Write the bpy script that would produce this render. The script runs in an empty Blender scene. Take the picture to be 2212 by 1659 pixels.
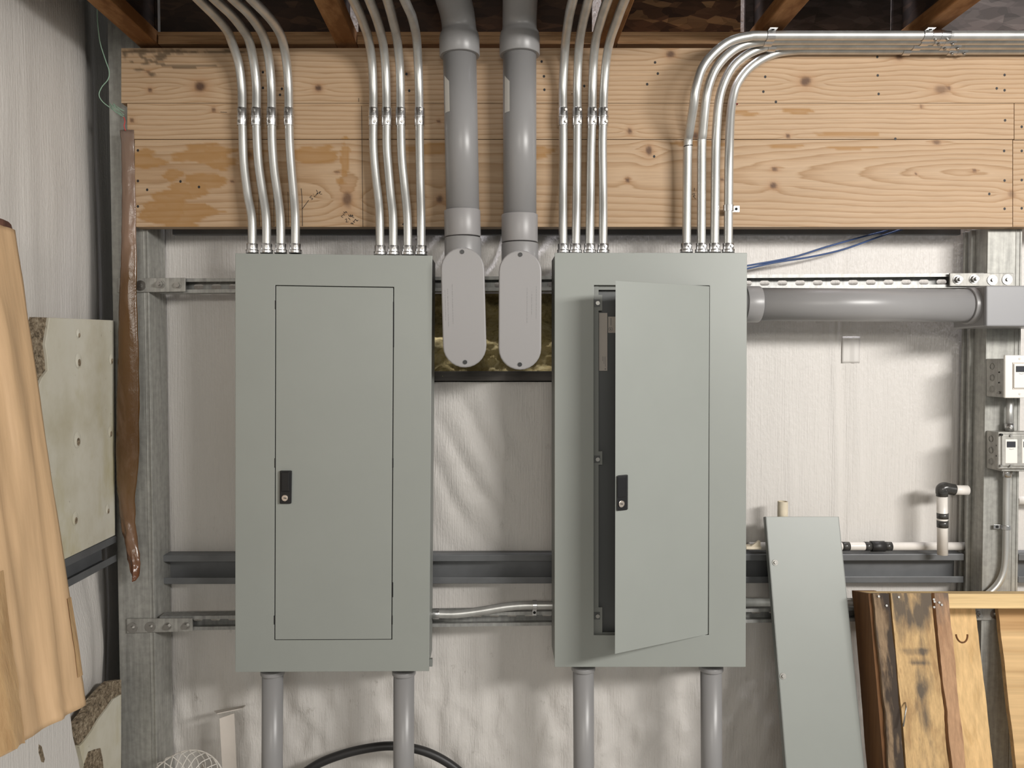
import bpy, math, random
import numpy as np
from mathutils import Vector, Matrix

S = bpy.context.scene
COL = S.collection
random.seed(7)
RNG = np.random.default_rng(7)

# ------------------------------------------------------------------ camera, world, lights, exposure
W, H, F = 2212, 1659, 1661.0
VPX, VPY = 1065.0, 775.0
PITCH = math.atan((H / 2 - VPY) / F)
CAMZ = 1.5
cd = bpy.data.cameras.new('camera')
cd.sensor_width = 36.0
cd.lens = F / W * 36.0
cd.shift_x = (W / 2 - VPX) / W
cd.clip_start = 0.05
cam = bpy.data.objects.new('camera', cd)
cam.location = (0, 0, CAMZ)
cam.rotation_euler = (math.pi / 2 - PITCH, 0, 0)
COL.objects.link(cam)
S.camera = cam

S.view_settings.view_transform = 'Standard'
S.view_settings.look = 'None'
S.view_settings.gamma = 1.0
S.view_settings.use_curve_mapping = False
S.view_settings.exposure = 0.0

wd = bpy.data.worlds.new('world')
S.world = wd
wd.use_nodes = True
bg = wd.node_tree.nodes['Background']
bg.inputs[0].default_value = (0.97, 0.975, 0.93, 1)
bg.inputs[1].default_value = 0.34


def area(name, loc, target, sx, sy, power, color):
    l = bpy.data.lights.new(name, 'AREA')
    l.shape = 'RECTANGLE'
    l.size, l.size_y = sx, sy
    l.energy = power
    l.color = color
    o = bpy.data.objects.new(name, l)
    o.location = loc
    o.rotation_euler = (Vector(target) - Vector(loc)).to_track_quat('-Z', 'Y').to_euler()
    COL.objects.link(o)
    return o


# the shop's fluorescent fixtures, out of view behind the camera, and the daylight of the loft above
area('fluorescent_light', (2.2, -0.5, 2.30), (0.4, 2.2, 1.15), 1.3, 0.3, 97, (1.0, 0.97, 0.93))
area('fluorescent_light', (-0.2, -2.6, 2.25), (-0.1, 2.2, 1.3), 1.6, 0.3, 34, (1.0, 0.96, 0.88))
loft = area('loft_light', (0.85, 2.24, 3.35), (0.85, 2.24, 2.2), 2.8, 0.1, 24, (0.93, 0.92, 1.0))
loft.data.spread = math.radians(75)


# ------------------------------------------------------------------ pixel -> place helpers
SA, CA = math.sin(PITCH), math.cos(PITCH)


def ray(px, py):
    xc = (px - VPX) / F
    yc = -(py - H / 2) / F
    return Vector((xc, CA + yc * SA, -SA + yc * CA))


def P(px, py, d):
    r = ray(px, py)
    s = d / r.y
    return Vector((r.x * s, d, CAMZ + r.z * s))


def PX(px, py, X):
    r = ray(px, py)
    s = X / r.x
    return Vector((X, r.y * s, CAMZ + r.z * s))


def PYof(dz, d):
    """image row of a point dz above the camera at depth d"""
    v = Vector((0, d, dz))
    f = v.y * CA - v.z * SA
    u = v.y * SA + v.z * CA
    return H / 2 - F * u / f


# ------------------------------------------------------------------ mesh builder
class MB:
    def __init__(s):
        s.v, s.f, s.mi, s.sm = [], [], [], []

    def add(s, verts, faces, smooth=False, mi=0):
        b = len(s.v)
        s.v += [Vector(v) for v in verts]
        for f in faces:
            s.f.append([i + b for i in f])
            s.mi.append(mi)
            s.sm.append(smooth)
        return s

    def prism(s, front, back, mi=0, smooth=False):
        n = len(front)
        fs = [list(range(n)), list(range(2 * n - 1, n - 1, -1))]
        for i in range(n):
            j = (i + 1) % n
            fs.append([i, i + n, j + n, j])
        return s.add(list(front) + list(back), fs, smooth, mi)

    def slab(s, pix, d0, d1, mi=0):
        fr = [P(x, y, d0) for x, y in pix]
        bk = [Vector((p.x, d1, p.z)) for p in fr]
        return s.prism(fr, bk, mi)

    def rect(s, x0, y0, x1, y1, d0, d1, mi=0):
        return s.slab([(x0, y0), (x1, y0), (x1, y1), (x0, y1)], d0, d1, mi)

    def ring(s, outer, inner, d0, d1, mi=0):
        n = len(outer)
        fo = [P(x, y, d0) for x, y in outer]
        fi = [P(x, y, d0) for x, y in inner]
        bo = [Vector((p.x, d1, p.z)) for p in fo]
        bi = [Vector((p.x, d1, p.z)) for p in fi]
        fs = []
        for i in range(n):
            j = (i + 1) % n
            fs += [[i, j, n + j, n + i], [2 * n + j, 2 * n + i, 3 * n + i, 3 * n + j],
                   [j, i, 2 * n + i, 2 * n + j], [n + i, n + j, 3 * n + j, 3 * n + i]]
        return s.add(fo + fi + bo + bi, fs, False, mi)

    def box(s, c, size, rot=None, mi=0):
        h = Vector(size) / 2
        vs = []
        for z in (-1, 1):
            for x, y in ((-1, -1), (1, -1), (1, 1), (-1, 1)):
                v = Vector((x * h.x, y * h.y, z * h.z))
                if rot:
                    v = rot @ v
                vs.append(v + Vector(c))
        return s.add(vs, [[3, 2, 1, 0], [4, 5, 6, 7], [0, 1, 5, 4], [1, 2, 6, 5], [2, 3, 7, 6], [3, 0, 4, 7]], False, mi)

    def tube(s, path, r, seg=16, cap=True, mi=0, smooth=True):
        path = [Vector(p) for p in path]
        n = len(path)
        rs = r if hasattr(r, '__len__') else [r] * n
        T = []
        for i in range(n):
            a, b = path[max(0, i - 1)], path[min(n - 1, i + 1)]
            t = (b - a)
            T.append(t.normalized() if t.length > 1e-9 else Vector((0, 0, 1)))
        ref = Vector((0, 1, 0)) if abs(T[0].y) < 0.9 else Vector((1, 0, 0))
        N = (ref - T[0] * ref.dot(T[0])).normalized()
        vs, fs = [], []
        for i in range(n):
            if i:
                q = T[i - 1].rotation_difference(T[i])
                N = (q @ N)
                N = (N - T[i] * N.dot(T[i])).normalized()
            B = T[i].cross(N)
            for k in range(seg):
                a = 2 * math.pi * k / seg
                vs.append(path[i] + (N * math.cos(a) + B * math.sin(a)) * rs[i])
        for i in range(n - 1):
            for k in range(seg):
                k2 = (k + 1) % seg
                fs.append([i * seg + k, i * seg + k2, (i + 1) * seg + k2, (i + 1) * seg + k])
        s.add(vs, fs, smooth, mi)
        if cap:
            b = len(s.v) - n * seg
            s.f.append([b + k for k in range(seg - 1, -1, -1)])
            s.mi.append(mi); s.sm.append(False)
            s.f.append([b + (n - 1) * seg + k for k in range(seg)])
            s.mi.append(mi); s.sm.append(False)
        return s

    def pipe(s, path, r, thick, seg=24, mi=0):
        """open tube with a wall thickness"""
        s.tube(path, r, seg, False, mi)
        s.tube(list(reversed([Vector(p) for p in path])), r - thick, seg, False, mi)
        n = len(path) * seg
        b = len(s.v) - 2 * n
        return s

    def cyl(s, a, b, r, seg=16, mi=0, smooth=True):
        return s.tube([a, b], r, seg, True, mi, smooth)

    def xform(s, fn):
        s.v = [Vector(fn(v)) for v in s.v]
        return s

    def build(s, name, mats, parent=None, loc=None, bevel=0, attrs=None, bseg=2):
        off = parent_loc(parent) if parent else (Vector(loc) if loc is not None else Vector((0, 0, 0)))
        me = bpy.data.meshes.new(name)
        me.from_pydata([tuple(v - off) for v in s.v], [], s.f)
        me.polygons.foreach_set('material_index', s.mi)
        me.polygons.foreach_set('use_smooth', s.sm)
        for m in (mats if isinstance(mats, (list, tuple)) else [mats]):
            me.materials.append(m)
        if attrs:
            for k, arr in attrs.items():
                at = me.attributes.new(k, 'FLOAT', 'POINT')
                at.data.foreach_set('value', np.asarray(arr, dtype=np.float32))
        me.update()
        o = bpy.data.objects.new(name, me)
        if parent:
            o.parent = parent
        else:
            o.location = off
        COL.objects.link(o)
        if bevel:
            b = o.modifiers.new('bevel', 'BEVEL')
            b.width = bevel
            b.segments = bseg
            b.limit_method = 'ANGLE'
            b.angle_limit = math.radians(40)
        return o


def parent_loc(o):
    l = Vector(o.location)
    while o.parent:
        o = o.parent
        l += Vector(o.location)
    return l


def tag(o, label, cat, group=None, kind='thing'):
    o['label'] = label
    o['category'] = cat
    o['kind'] = kind
    if group:
        o['group'] = group
    return o


def thing(name, label, cat, loc=(0, 0, 0), group=None):
    o = bpy.data.objects.new(name, None)
    o.empty_display_size = 0.05
    o.location = loc
    COL.objects.link(o)
    return tag(o, label, cat, group)


def struct(o):
    o['kind'] = 'structure'
    return o


def spline(pts, n=8):
    pts = [Vector(p) for p in pts]
    if len(pts) < 3:
        return pts
    out = []
    ext = [pts[0] * 2 - pts[1]] + pts + [pts[-1] * 2 - pts[-2]]
    for i in range(1, len(ext) - 2):
        p0, p1, p2, p3 = ext[i - 1], ext[i], ext[i + 1], ext[i + 2]
        for k in range(n):
            t = k / n
            out.append(0.5 * ((2 * p1) + (p2 - p0) * t + (2 * p0 - 5 * p1 + 4 * p2 - p3) * t * t + (3 * p1 - p0 - 3 * p2 + p3) * t ** 3))
    out.append(pts[-1])
    return out


# smooth value noise for meshes
class VN:
    def __init__(s, seed):
        s.g = np.random.default_rng(seed).random((256, 256))

    def __call__(s, x, y):
        x = np.asarray(x, float); y = np.asarray(y, float)
        xi = np.floor(x).astype(int); yi = np.floor(y).astype(int)
        fx = x - xi; fy = y - yi
        fx = fx * fx * (3 - 2 * fx); fy = fy * fy * (3 - 2 * fy)
        g = s.g
        a = g[xi % 256, yi % 256]; b = g[(xi + 1) % 256, yi % 256]
        c = g[xi % 256, (yi + 1) % 256]; d = g[(xi + 1) % 256, (yi + 1) % 256]
        return (a * (1 - fx) + b * fx) * (1 - fy) + (c * (1 - fx) + d * fx) * fy - 0.5

    def fbm(s, x, y, o=4):
        r = 0; a = 1.0
        for i in range(o):
            r = r + a * s(x * 2 ** i + 13.1 * i, y * 2 ** i + 7.7 * i)
            a *= 0.5
        return r


vn, vn2, vn3 = VN(1), VN(2), VN(3)


# ------------------------------------------------------------------ materials
def _new(name):
    m = bpy.data.materials.new(name)
    m.use_nodes = True
    nt = m.node_tree
    return m, nt, nt.nodes['Principled BSDF']


def N(nt, typ, **kw):
    n = nt.nodes.new(typ)
    for k, v in kw.items():
        setattr(n, k, v)
    return n


def mapped_noise(nt, scale, stretch=(1, 1, 1), detail=4, rough=0.55, coord='Object', dist=0.0):
    tc = N(nt, 'ShaderNodeTexCoord')
    mp = N(nt, 'ShaderNodeMapping')
    mp.inputs['Scale'].default_value = stretch
    nt.links.new(tc.outputs[coord], mp.inputs[0])
    nz = N(nt, 'ShaderNodeTexNoise')
    nz.inputs['Scale'].default_value = scale
    nz.inputs['Detail'].default_value = detail
    nz.inputs['Roughness'].default_value = rough
    nz.inputs['Distortion'].default_value = dist
    nt.links.new(mp.outputs[0], nz.inputs['Vector'])
    return nz.outputs[0]


def ramp(nt, fac, stops):
    r = N(nt, 'ShaderNodeValToRGB')
    e = r.color_ramp.elements
    while len(e) < len(stops):
        e.new(0.5)
    for i, (p, c) in enumerate(stops):
        e[i].position = p
        e[i].color = (*c, 1) if len(c) == 3 else c
    nt.links.new(fac, r.inputs[0])
    return r.outputs[0]


def mix(nt, fac, a, b, mode='MIX'):
    m = N(nt, 'ShaderNodeMix', data_type='RGBA', blend_type=mode)
    if isinstance(fac, (int, float)):
        m.inputs[0].default_value = fac
    else:
        nt.links.new(fac, m.inputs[0])
    for i, v in ((6, a), (7, b)):
        if isinstance(v, tuple):
            m.inputs[i].default_value = (*v, 1)
        else:
            nt.links.new(v, m.inputs[i])
    return m.outputs[2]


def mathn(nt, op, a, b=0.0, clamp=False):
    m = N(nt, 'ShaderNodeMath', operation=op)
    m.use_clamp = clamp
    for i, v in ((0, a), (1, b)):
        if isinstance(v, (int, float)):
            m.inputs[i].default_value = v
        else:
            nt.links.new(v, m.inputs[i])
    return m.outputs[0]


def bump(nt, b, h, strength=0.3, dist=0.002):
    n = N(nt, 'ShaderNodeBump')
    n.inputs['Strength'].default_value = strength
    n.inputs['Distance'].default_value = dist
    nt.links.new(h, n.inputs['Height'])
    nt.links.new(n.outputs[0], b.inputs['Normal'])


def plain(name, col, rough=0.5, metal=0.0, var=0.0, vscale=20, stretch=(1, 1, 1), bumpamt=0.0, bscale=200, bstretch=(1, 1, 1), coat=0.0, spec=0.5, bdist=0.001):
    m, nt, b = _new(name)
    b.inputs['Roughness'].default_value = rough
    b.inputs['Metallic'].default_value = metal
    b.inputs['Base Color'].default_value = (*col, 1)
    b.inputs['Specular IOR Level'].default_value = spec
    if coat:
        b.inputs['Coat Weight'].default_value = coat
    if var:
        nz = mapped_noise(nt, vscale, stretch)
        lo = tuple(max(0, c * (1 - var)) for c in col)
        hi = tuple(min(1, c * (1 + var)) for c in col)
        nt.links.new(ramp(nt, nz, [(0.3, lo), (0.7, hi)]), b.inputs['Base Color'])
    if bumpamt:
        bump(nt, b, mapped_noise(nt, bscale, bstretch), bumpamt, bdist)
    return m


def galvanized(name, col=(0.42, 0.42, 0.40), rough=0.42, metal=0.75):
    m, nt, b = _new(name)
    b.inputs['Metallic'].default_value = metal
    b.inputs['Roughness'].default_value = rough
    nz = mapped_noise(nt, 14, (6, 6, 0.35), 6, 0.65)
    nz2 = mapped_noise(nt, 60, (1, 1, 1), 3)
    c = ramp(nt, nz, [(0.3, tuple(x * 0.72 for x in col)), (0.55, col), (0.75, tuple(min(1, x * 1.18) for x in col))])
    d = ramp(nt, nz2, [(0.35, (0.82, 0.82, 0.82)), (0.65, (1, 1, 1))])
    nt.links.new(mix(nt, 1.0, c, d, 'MULTIPLY'), b.inputs['Base Color'])
    bump(nt, b, nz, 0.12, 0.001)
    return m


def timber(name, early, late, axis=0, freq=30, dark=None, rough=0.7, darkscale=6, stained=False):
    """plain sawn timber with its grain along one axis"""
    m, nt, b = _new(name)
    b.inputs['Roughness'].default_value = rough
    b.inputs['Specular IOR Level'].default_value = 0.25
    st = [1, 1, 1]
    st[axis] = 0.05
    nz = mapped_noise(nt, freq, tuple(st), 5, 0.6, dist=0.4)
    st2 = [1, 1, 1]
    st2[axis] = 0.03
    nz2 = mapped_noise(nt, freq * 6, tuple(st2), 3, 0.6)
    c = ramp(nt, nz, [(0.32, late), (0.5, early), (0.62, tuple(min(1, x * 1.12) for x in early)), (0.75, late)])
    f = ramp(nt, nz2, [(0.3, (0.8, 0.8, 0.8)), (0.7, (1.05, 1.05, 1.05))])
    c = mix(nt, 1.0, c, f, 'MULTIPLY')
    if dark:
        st3 = [1, 1, 1]
        st3[axis] = 0.06 if stained else 0.4
        nz3 = mapped_noise(nt, darkscale, tuple(st3), 5, 0.65)
        if stained:
            at = N(nt, 'ShaderNodeAttribute', attribute_name='dark').outputs['Fac']
            k = mathn(nt, 'ADD', at, mathn(nt, 'MULTIPLY', mathn(nt, 'SUBTRACT', nz3, 0.5), 1.1))
            k = ramp(nt, k, [(0.25, (0, 0, 0)), (0.8, (0.93, 0.93, 0.93))])
        else:
            k = ramp(nt, nz3, [(0.42, (0, 0, 0)), (0.6, (1, 1, 1))])
        c = mix(nt, k, c, dark)
    nt.links.new(c, b.inputs['Base Color'])
    bump(nt, b, nz2, 0.25, 0.001)
    return m


M = {}
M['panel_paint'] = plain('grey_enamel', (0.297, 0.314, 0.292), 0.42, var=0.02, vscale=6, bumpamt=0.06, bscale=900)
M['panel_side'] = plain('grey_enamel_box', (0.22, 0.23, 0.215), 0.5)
M['dead_front'] = plain('dark_grey_enamel', (0.10, 0.105, 0.105), 0.45)
M['black'] = plain('black_plastic', (0.008, 0.008, 0.009), 0.35)
M['rubber'] = plain('black_rubber', (0.025, 0.024, 0.024), 0.45, bumpamt=0.1)
M['chrome'] = plain('lock_metal', (0.75, 0.66, 0.58), 0.3, 0.9)
M['emt'] = plain('conduit_steel', (0.60, 0.60, 0.58), 0.38, 0.78, var=0.12, vscale=10, stretch=(3, 3, 0.6), bumpamt=0.05, bscale=60, bstretch=(4, 4, 0.3))
M['fitting'] = plain('zinc_fitting', (0.66, 0.66, 0.66), 0.28, 1.0, var=0.1, vscale=60)
M['screw'] = plain('screw_steel', (0.42, 0.41, 0.39), 0.38, 1.0)
M['dark_hole'] = plain('dark_hole', (0.006, 0.006, 0.006), 0.8)
M['pvc'] = plain('grey_pvc', (0.275, 0.27, 0.27), 0.34, var=0.03, vscale=8)
M['pvc_cover'] = plain('grey_pvc_cover', (0.30, 0.29, 0.29), 0.38)
M['pvc_mark'] = plain('grey_pvc_relief', (0.245, 0.24, 0.24), 0.45)
M['pvc_box'] = plain('grey_pvc_box', (0.27, 0.27, 0.28), 0.4)
M['galv'] = galvanized('galvanized_steel', (0.40, 0.395, 0.365), 0.5, 0.3)
M['galv_bright'] = galvanized('galvanized_plate', (0.40, 0.39, 0.36), 0.5, 0.35)
M['strut'] = galvanized('strut_steel', (0.40, 0.40, 0.385), 0.48, 0.5)
M['girt'] = plain('grey_primed_steel', (0.15, 0.155, 0.16), 0.5, 0.3, var=0.15, vscale=10)
M['sheet'] = plain('dark_sheet_steel', (0.03, 0.03, 0.03), 0.7)
M['concrete'] = plain('concrete', (0.36, 0.35, 0.33), 0.85, var=0.15, vscale=4, bumpamt=0.2, bscale=60)
M['white_paint'] = plain('white_enamel', (0.72, 0.66, 0.60), 0.45, var=0.03)
M['white_plastic'] = plain('white_plastic', (0.80, 0.77, 0.72), 0.4)
M['white_pvc'] = plain('white_pvc', (0.75, 0.71, 0.66), 0.35, var=0.05, vscale=30)
M['primer'] = plain('dark_primer', (0.05, 0.048, 0.045), 0.25, var=0.5, vscale=40)
M['cream'] = plain('cream_plastic', (0.68, 0.60, 0.46), 0.45, var=0.1, vscale=30)
M['window_dark'] = plain('dark_lens', (0.045, 0.047, 0.055), 0.2)
M['sticker'] = plain('paper_sticker', (0.66, 0.64, 0.60), 0.6)
M['dim_label'] = plain('paper_label', (0.55, 0.50, 0.45), 0.6)
M['ink'] = plain('black_ink', (0.012, 0.010, 0.010), 0.6)
M['red_ink'] = plain('red_ink', (0.2, 0.02, 0.02), 0.6)
M['grey_ink'] = plain('grey_print', (0.20, 0.19, 0.19), 0.6)
M['blue'] = plain('blue_cable', (0.035, 0.075, 0.2), 0.45)
M['thread'] = plain('green_twine', (0.26, 0.40, 0.30), 0.7)
M['red'] = plain('red_wire', (0.5, 0.04, 0.04), 0.5)
M['fan_wire'] = plain('fan_wire_white', (0.80, 0.76, 0.70), 0.35)
M['joist'] = timber('joist_lumber', (0.36, 0.185, 0.075), (0.22, 0.095, 0.03), 1, 22, dark=(0.17, 0.07, 0.02), darkscale=9)
M['rim_wood'] = timber('rim_lumber', (0.34, 0.2, 0.1), (0.2, 0.1, 0.04), 0, 60)
M['pallet_yellow'] = timber('pallet_yellow_pine', (0.72, 0.49, 0.24), (0.58, 0.36, 0.15), 2, 18)
M['pallet_rough'] = timber('pallet_rough_pine', (0.66, 0.45, 0.23), (0.46, 0.26, 0.11), 0, 10)
M['pallet_rail'] = timber('pallet_stringer_pine', (0.74, 0.54, 0.28), (0.58, 0.37, 0.16), 0, 20)
M['pallet_end'] = timber('pallet_brown', (0.16, 0.075, 0.03), (0.08, 0.035, 0.015), 2, 14)
M['pallet_pink'] = timber('pallet_pinkish', (0.45, 0.27, 0.155), (0.33, 0.18, 0.1), 2, 26, dark=(0.13, 0.10, 0.08), darkscale=60, stained=True)
M['pallet_burnt'] = timber('pallet_stained', (0.58, 0.39, 0.19), (0.40, 0.25, 0.12), 2, 34, dark=(0.10, 0.082, 0.066), darkscale=60, stained=True)
M['pallet_weathered'] = timber('pallet_weathered', (0.26, 0.18, 0.11), (0.08, 0.05, 0.03), 2, 40, dark=(0.04, 0.03, 0.025), darkscale=60, stained=True)


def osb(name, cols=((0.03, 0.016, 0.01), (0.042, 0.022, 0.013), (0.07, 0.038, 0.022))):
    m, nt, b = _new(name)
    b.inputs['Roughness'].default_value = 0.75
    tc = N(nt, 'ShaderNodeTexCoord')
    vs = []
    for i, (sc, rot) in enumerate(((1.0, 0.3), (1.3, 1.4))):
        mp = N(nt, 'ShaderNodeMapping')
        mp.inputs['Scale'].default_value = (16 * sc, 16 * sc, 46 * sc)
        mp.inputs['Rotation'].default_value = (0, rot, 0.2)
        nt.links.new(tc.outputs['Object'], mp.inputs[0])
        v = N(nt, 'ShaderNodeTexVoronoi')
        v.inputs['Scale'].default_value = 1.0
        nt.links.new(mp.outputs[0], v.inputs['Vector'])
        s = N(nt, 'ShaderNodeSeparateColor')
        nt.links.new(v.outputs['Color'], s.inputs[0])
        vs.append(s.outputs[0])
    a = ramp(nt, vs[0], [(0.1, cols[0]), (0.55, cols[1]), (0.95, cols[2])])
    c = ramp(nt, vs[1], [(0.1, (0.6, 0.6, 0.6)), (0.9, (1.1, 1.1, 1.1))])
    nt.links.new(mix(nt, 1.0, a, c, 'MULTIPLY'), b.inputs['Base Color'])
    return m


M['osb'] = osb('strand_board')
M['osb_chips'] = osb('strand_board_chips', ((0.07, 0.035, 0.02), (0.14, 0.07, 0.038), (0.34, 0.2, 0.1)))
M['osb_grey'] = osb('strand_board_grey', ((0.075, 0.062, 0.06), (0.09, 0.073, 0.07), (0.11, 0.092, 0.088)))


def facing(name, col=(0.69, 0.66, 0.625), dirt=True):
    """white reinforced insulation facing: fine vertical ribs, soft creases, some grime"""
    m, nt, b = _new(name)
    b.inputs['Roughness'].default_value = 0.42
    b.inputs['Specular IOR Level'].default_value = 0.4
    rib = mapped_noise(nt, 9, (26, 26, 0.7), 4, 0.6)
    fine = mapped_noise(nt, 130, (1, 1, 0.6), 3, 0.6)
    tone = mapped_noise(nt, 2.2, (1, 1, 0.5), 4)
    c = ramp(nt, tone, [(0.3, tuple(x * 0.95 for x in col)), (0.7, col)])
    if dirt:
        sp = mapped_noise(nt, 17, (1.2, 1.2, 0.8), 7, 0.72)
        k = ramp(nt, sp, [(0.62, (0, 0, 0)), (0.75, (0.55, 0.55, 0.55))])
        tc = N(nt, 'ShaderNodeAttribute', attribute_name='grime')
        k = mathn(nt, 'MULTIPLY', k, tc.outputs['Fac'], True)
        c = mix(nt, k, c, (0.16, 0.13, 0.09))
    nt.links.new(c, b.inputs['Base Color'])
    h = mathn(nt, 'ADD', mathn(nt, 'MULTIPLY', rib, 0.8), mathn(nt, 'MULTIPLY', fine, 0.45))
    bump(nt, b, h, 0.8, 0.0035)
    return m


M['facing'] = facing('insulation_facing')


def glass_wool():
    m, nt, b = _new('yellow_glass_wool')
    b.inputs['Roughness'].default_value = 0.95
    b.inputs['Specular IOR Level'].default_value = 0.05
    a = mapped_noise(nt, 26, (1, 1, 1.4), 8, 0.75, dist=1.0)
    c = ramp(nt, a, [(0.28, (0.16, 0.12, 0.05)), (0.45, (0.60, 0.48, 0.22)), (0.75, (0.82, 0.72, 0.42))])
    nt.links.new(c, b.inputs['Base Color'])
    bump(nt, b, a, 0.9, 0.01)
    return m


M['wool'] = glass_wool()


def old_board():
    m, nt, b = _new('stained_white_board')
    b.inputs['Roughness'].default_value = 0.55
    a = mapped_noise(nt, 5, (1, 1, 0.8), 6, 0.6)
    g = mapped_noise(nt, 3.1, (1.5, 1.5, 0.7), 5, 0.65)
    s = mapped_noise(nt, 60, (1, 1, 1), 3)
    c = ramp(nt, a, [(0.3, (0.52, 0.48, 0.36)), (0.5, (0.64, 0.61, 0.51)), (0.7, (0.68, 0.66, 0.58))])
    k = ramp(nt, g, [(0.5, (0, 0, 0)), (0.68, (0.75, 0.75, 0.75))])
    c = mix(nt, k, c, (0.46, 0.40, 0.20))
    k2 = ramp(nt, s, [(0.7, (0, 0, 0)), (0.76, (0.5, 0.5, 0.5))])
    c = mix(nt, k2, c, (0.14, 0.1, 0.05))
    nt.links.new(c, b.inputs['Base Color'])
    bump(nt, b, a, 0.2, 0.003)
    return m


M['board'] = old_board()


def crumbly():
    m, nt, b = _new('crumbly_core')
    b.inputs['Roughness'].default_value = 0.95
    a = mapped_noise(nt, 90, (1, 1, 1), 6, 0.8)
    c = ramp(nt, a, [(0.36, (0.05, 0.035, 0.02)), (0.5, (0.30, 0.23, 0.15)), (0.66, (0.62, 0.52, 0.38))])
    nt.links.new(c, b.inputs['Base Color'])
    bump(nt, b, a, 1.0, 0.006)
    return m


M['core'] = crumbly()


def cardboard(name='brown_cardboard', col=(0.64, 0.43, 0.245)):
    m, nt, b = _new(name)
    b.inputs['Roughness'].default_value = 0.6
    cx_ = N(nt, 'ShaderNodeCombineXYZ')
    for i_, nm in enumerate(('along', 'height')):
        nt.links.new(N(nt, 'ShaderNodeAttribute', attribute_name=nm).outputs['Fac'], cx_.inputs[i_])
    def face_noise(sx, sy, det):
        mp = N(nt, 'ShaderNodeMapping')
        mp.inputs['Scale'].default_value = (sx, sy, 1)
        nt.links.new(cx_.outputs[0], mp.inputs[0])
        nz_ = N(nt, 'ShaderNodeTexNoise')
        nz_.inputs['Scale'].default_value = 1.0
        nz_.inputs['Detail'].default_value = det
        nt.links.new(mp.outputs[0], nz_.inputs['Vector'])
        return nz_.outputs[0]
    a = face_noise(16, 2.2, 5)
    f = face_noise(120, 6, 2)
    c = ramp(nt, a, [(0.25, tuple(x * 0.76 for x in col)), (0.5, col), (0.75, tuple(min(1, x * 1.08) for x in col))])
    c2 = ramp(nt, f, [(0.3, (0.94, 0.93, 0.92)), (0.6, (1.02, 1.02, 1.02))])
    nt.links.new(mix(nt, 1.0, c, c2, 'MULTIPLY'), b.inputs['Base Color'])
    bump(nt, b, a, 0.6, 0.008)
    return m


M['cardboard'] = cardboard()
M['card_core'] = plain('torn_cardboard', (0.10, 0.045, 0.03), 0.9, var=0.4, vscale=40)


def tape():
    m, nt, b = _new('clear_packing_tape')
    b.inputs['Roughness'].default_value = 0.12
    b.inputs['Base Color'].default_value = (0.40, 0.23, 0.095, 1)
    nz = mapped_noise(nt, 22, (1.5, 1.5, 0.35), 5, 0.6, dist=0.2)
    c = ramp(nt, nz, [(0.35, (0.44, 0.27, 0.13)), (0.65, (0.56, 0.37, 0.19))])
    nt.links.new(c, b.inputs['Base Color'])
    bump(nt, b, nz, 0.8, 0.006)
    return m


M['tape'] = tape()


def brown_film():
    m, nt, b = _new('brown_flashing_film')
    b.inputs['Roughness'].default_value = 0.22
    tc = N(nt, 'ShaderNodeTexCoord')
    at = N(nt, 'ShaderNodeAttribute', attribute_name='along')
    c = ramp(nt, at.outputs['Fac'], [(0.0, (0.20, 0.14, 0.11)), (0.24, (0.25, 0.155, 0.105)), (0.33, (0.115, 0.055, 0.016)), (0.7, (0.085, 0.04, 0.012)), (0.8, (0.13, 0.072, 0.03)), (0.93, (0.19, 0.10, 0.055)), (1.0, (0.17, 0.065, 0.03))])
    nz = mapped_noise(nt, 8, (1.5, 1.5, 0.5), 5, 0.65, dist=0.6)
    k = ramp(nt, nz, [(0.48, (0, 0, 0)), (0.66, (0.45, 0.45, 0.45))])
    nt.links.new(mix(nt, k, c, (0.21, 0.13, 0.085)), b.inputs['Base Color'])
    nz2 = mapped_noise(nt, 40, (1.5, 1.5, 0.8), 4, 0.65, dist=0.6)
    bump(nt, b, nz2, 0.3, 0.003)
    return m


M['film'] = brown_film()


def beam_wood():
    m, nt, b = _new('spruce_plank')
    b.inputs['Roughness'].default_value = 0.62
    b.inputs['Specular IOR Level'].default_value = 0.3
    at = lambda n: N(nt, 'ShaderNodeAttribute', attribute_name=n).outputs['Fac']
    ringv = at('ring')
    wob = mapped_noise(nt, 90, (0.06, 1, 1), 3, 0.6)
    rr = mathn(nt, 'ADD', ringv, mathn(nt, 'MULTIPLY', wob, 0.5))
    w = mathn(nt, 'FRACT', rr)
    c = ramp(nt, w, [(0.0, (0.51, 0.367, 0.238)), (0.55, (0.49, 0.342, 0.212)), (0.82, (0.41, 0.268, 0.152)), (0.90, (0.37, 0.235, 0.125)), (0.97, (0.495, 0.352, 0.222))])
    fib = mapped_noise(nt, 260, (0.03, 1, 1), 3, 0.6)
    c = mix(nt, 1.0, c, ramp(nt, fib, [(0.3, (0.88, 0.87, 0.86)), (0.7, (1.04, 1.04, 1.04))]), 'MULTIPLY')
    tone = mapped_noise(nt, 2.5, (0.4, 1, 1.6), 3)
    c = mix(nt, 1.0, c, ramp(nt, tone, [(0.3, (0.88, 0.86, 0.84)), (0.7, (1.04, 1.04, 1.06))]), 'MULTIPLY')
    c = mix(nt, at('stain'), c, (0.335, 0.175, 0.055))
    c = mix(nt, at('halo'), c, (0.36, 0.19, 0.09))
    c = mix(nt, at('knot'), c, (0.10, 0.055, 0.035))
    c = mix(nt, at('mould'), c, (0.07, 0.05, 0.03))
    nt.links.new(c, b.inputs['Base Color'])
    bump(nt, b, fib, 0.12, 0.0008)
    return m


M['beam'] = beam_wood()

# ------------------------------------------------------------------ depths of the layers (metres from the camera)
D_FACE, D_STRUT, D_POST, D_BEAM, D_WALL, D_GIRT = 2.03, 2.178, 2.172, 2.130, 2.295, 2.235
XL = -1.12                      # left wall
DZJ = 0.862                     # underside of the joists above the camera

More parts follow.
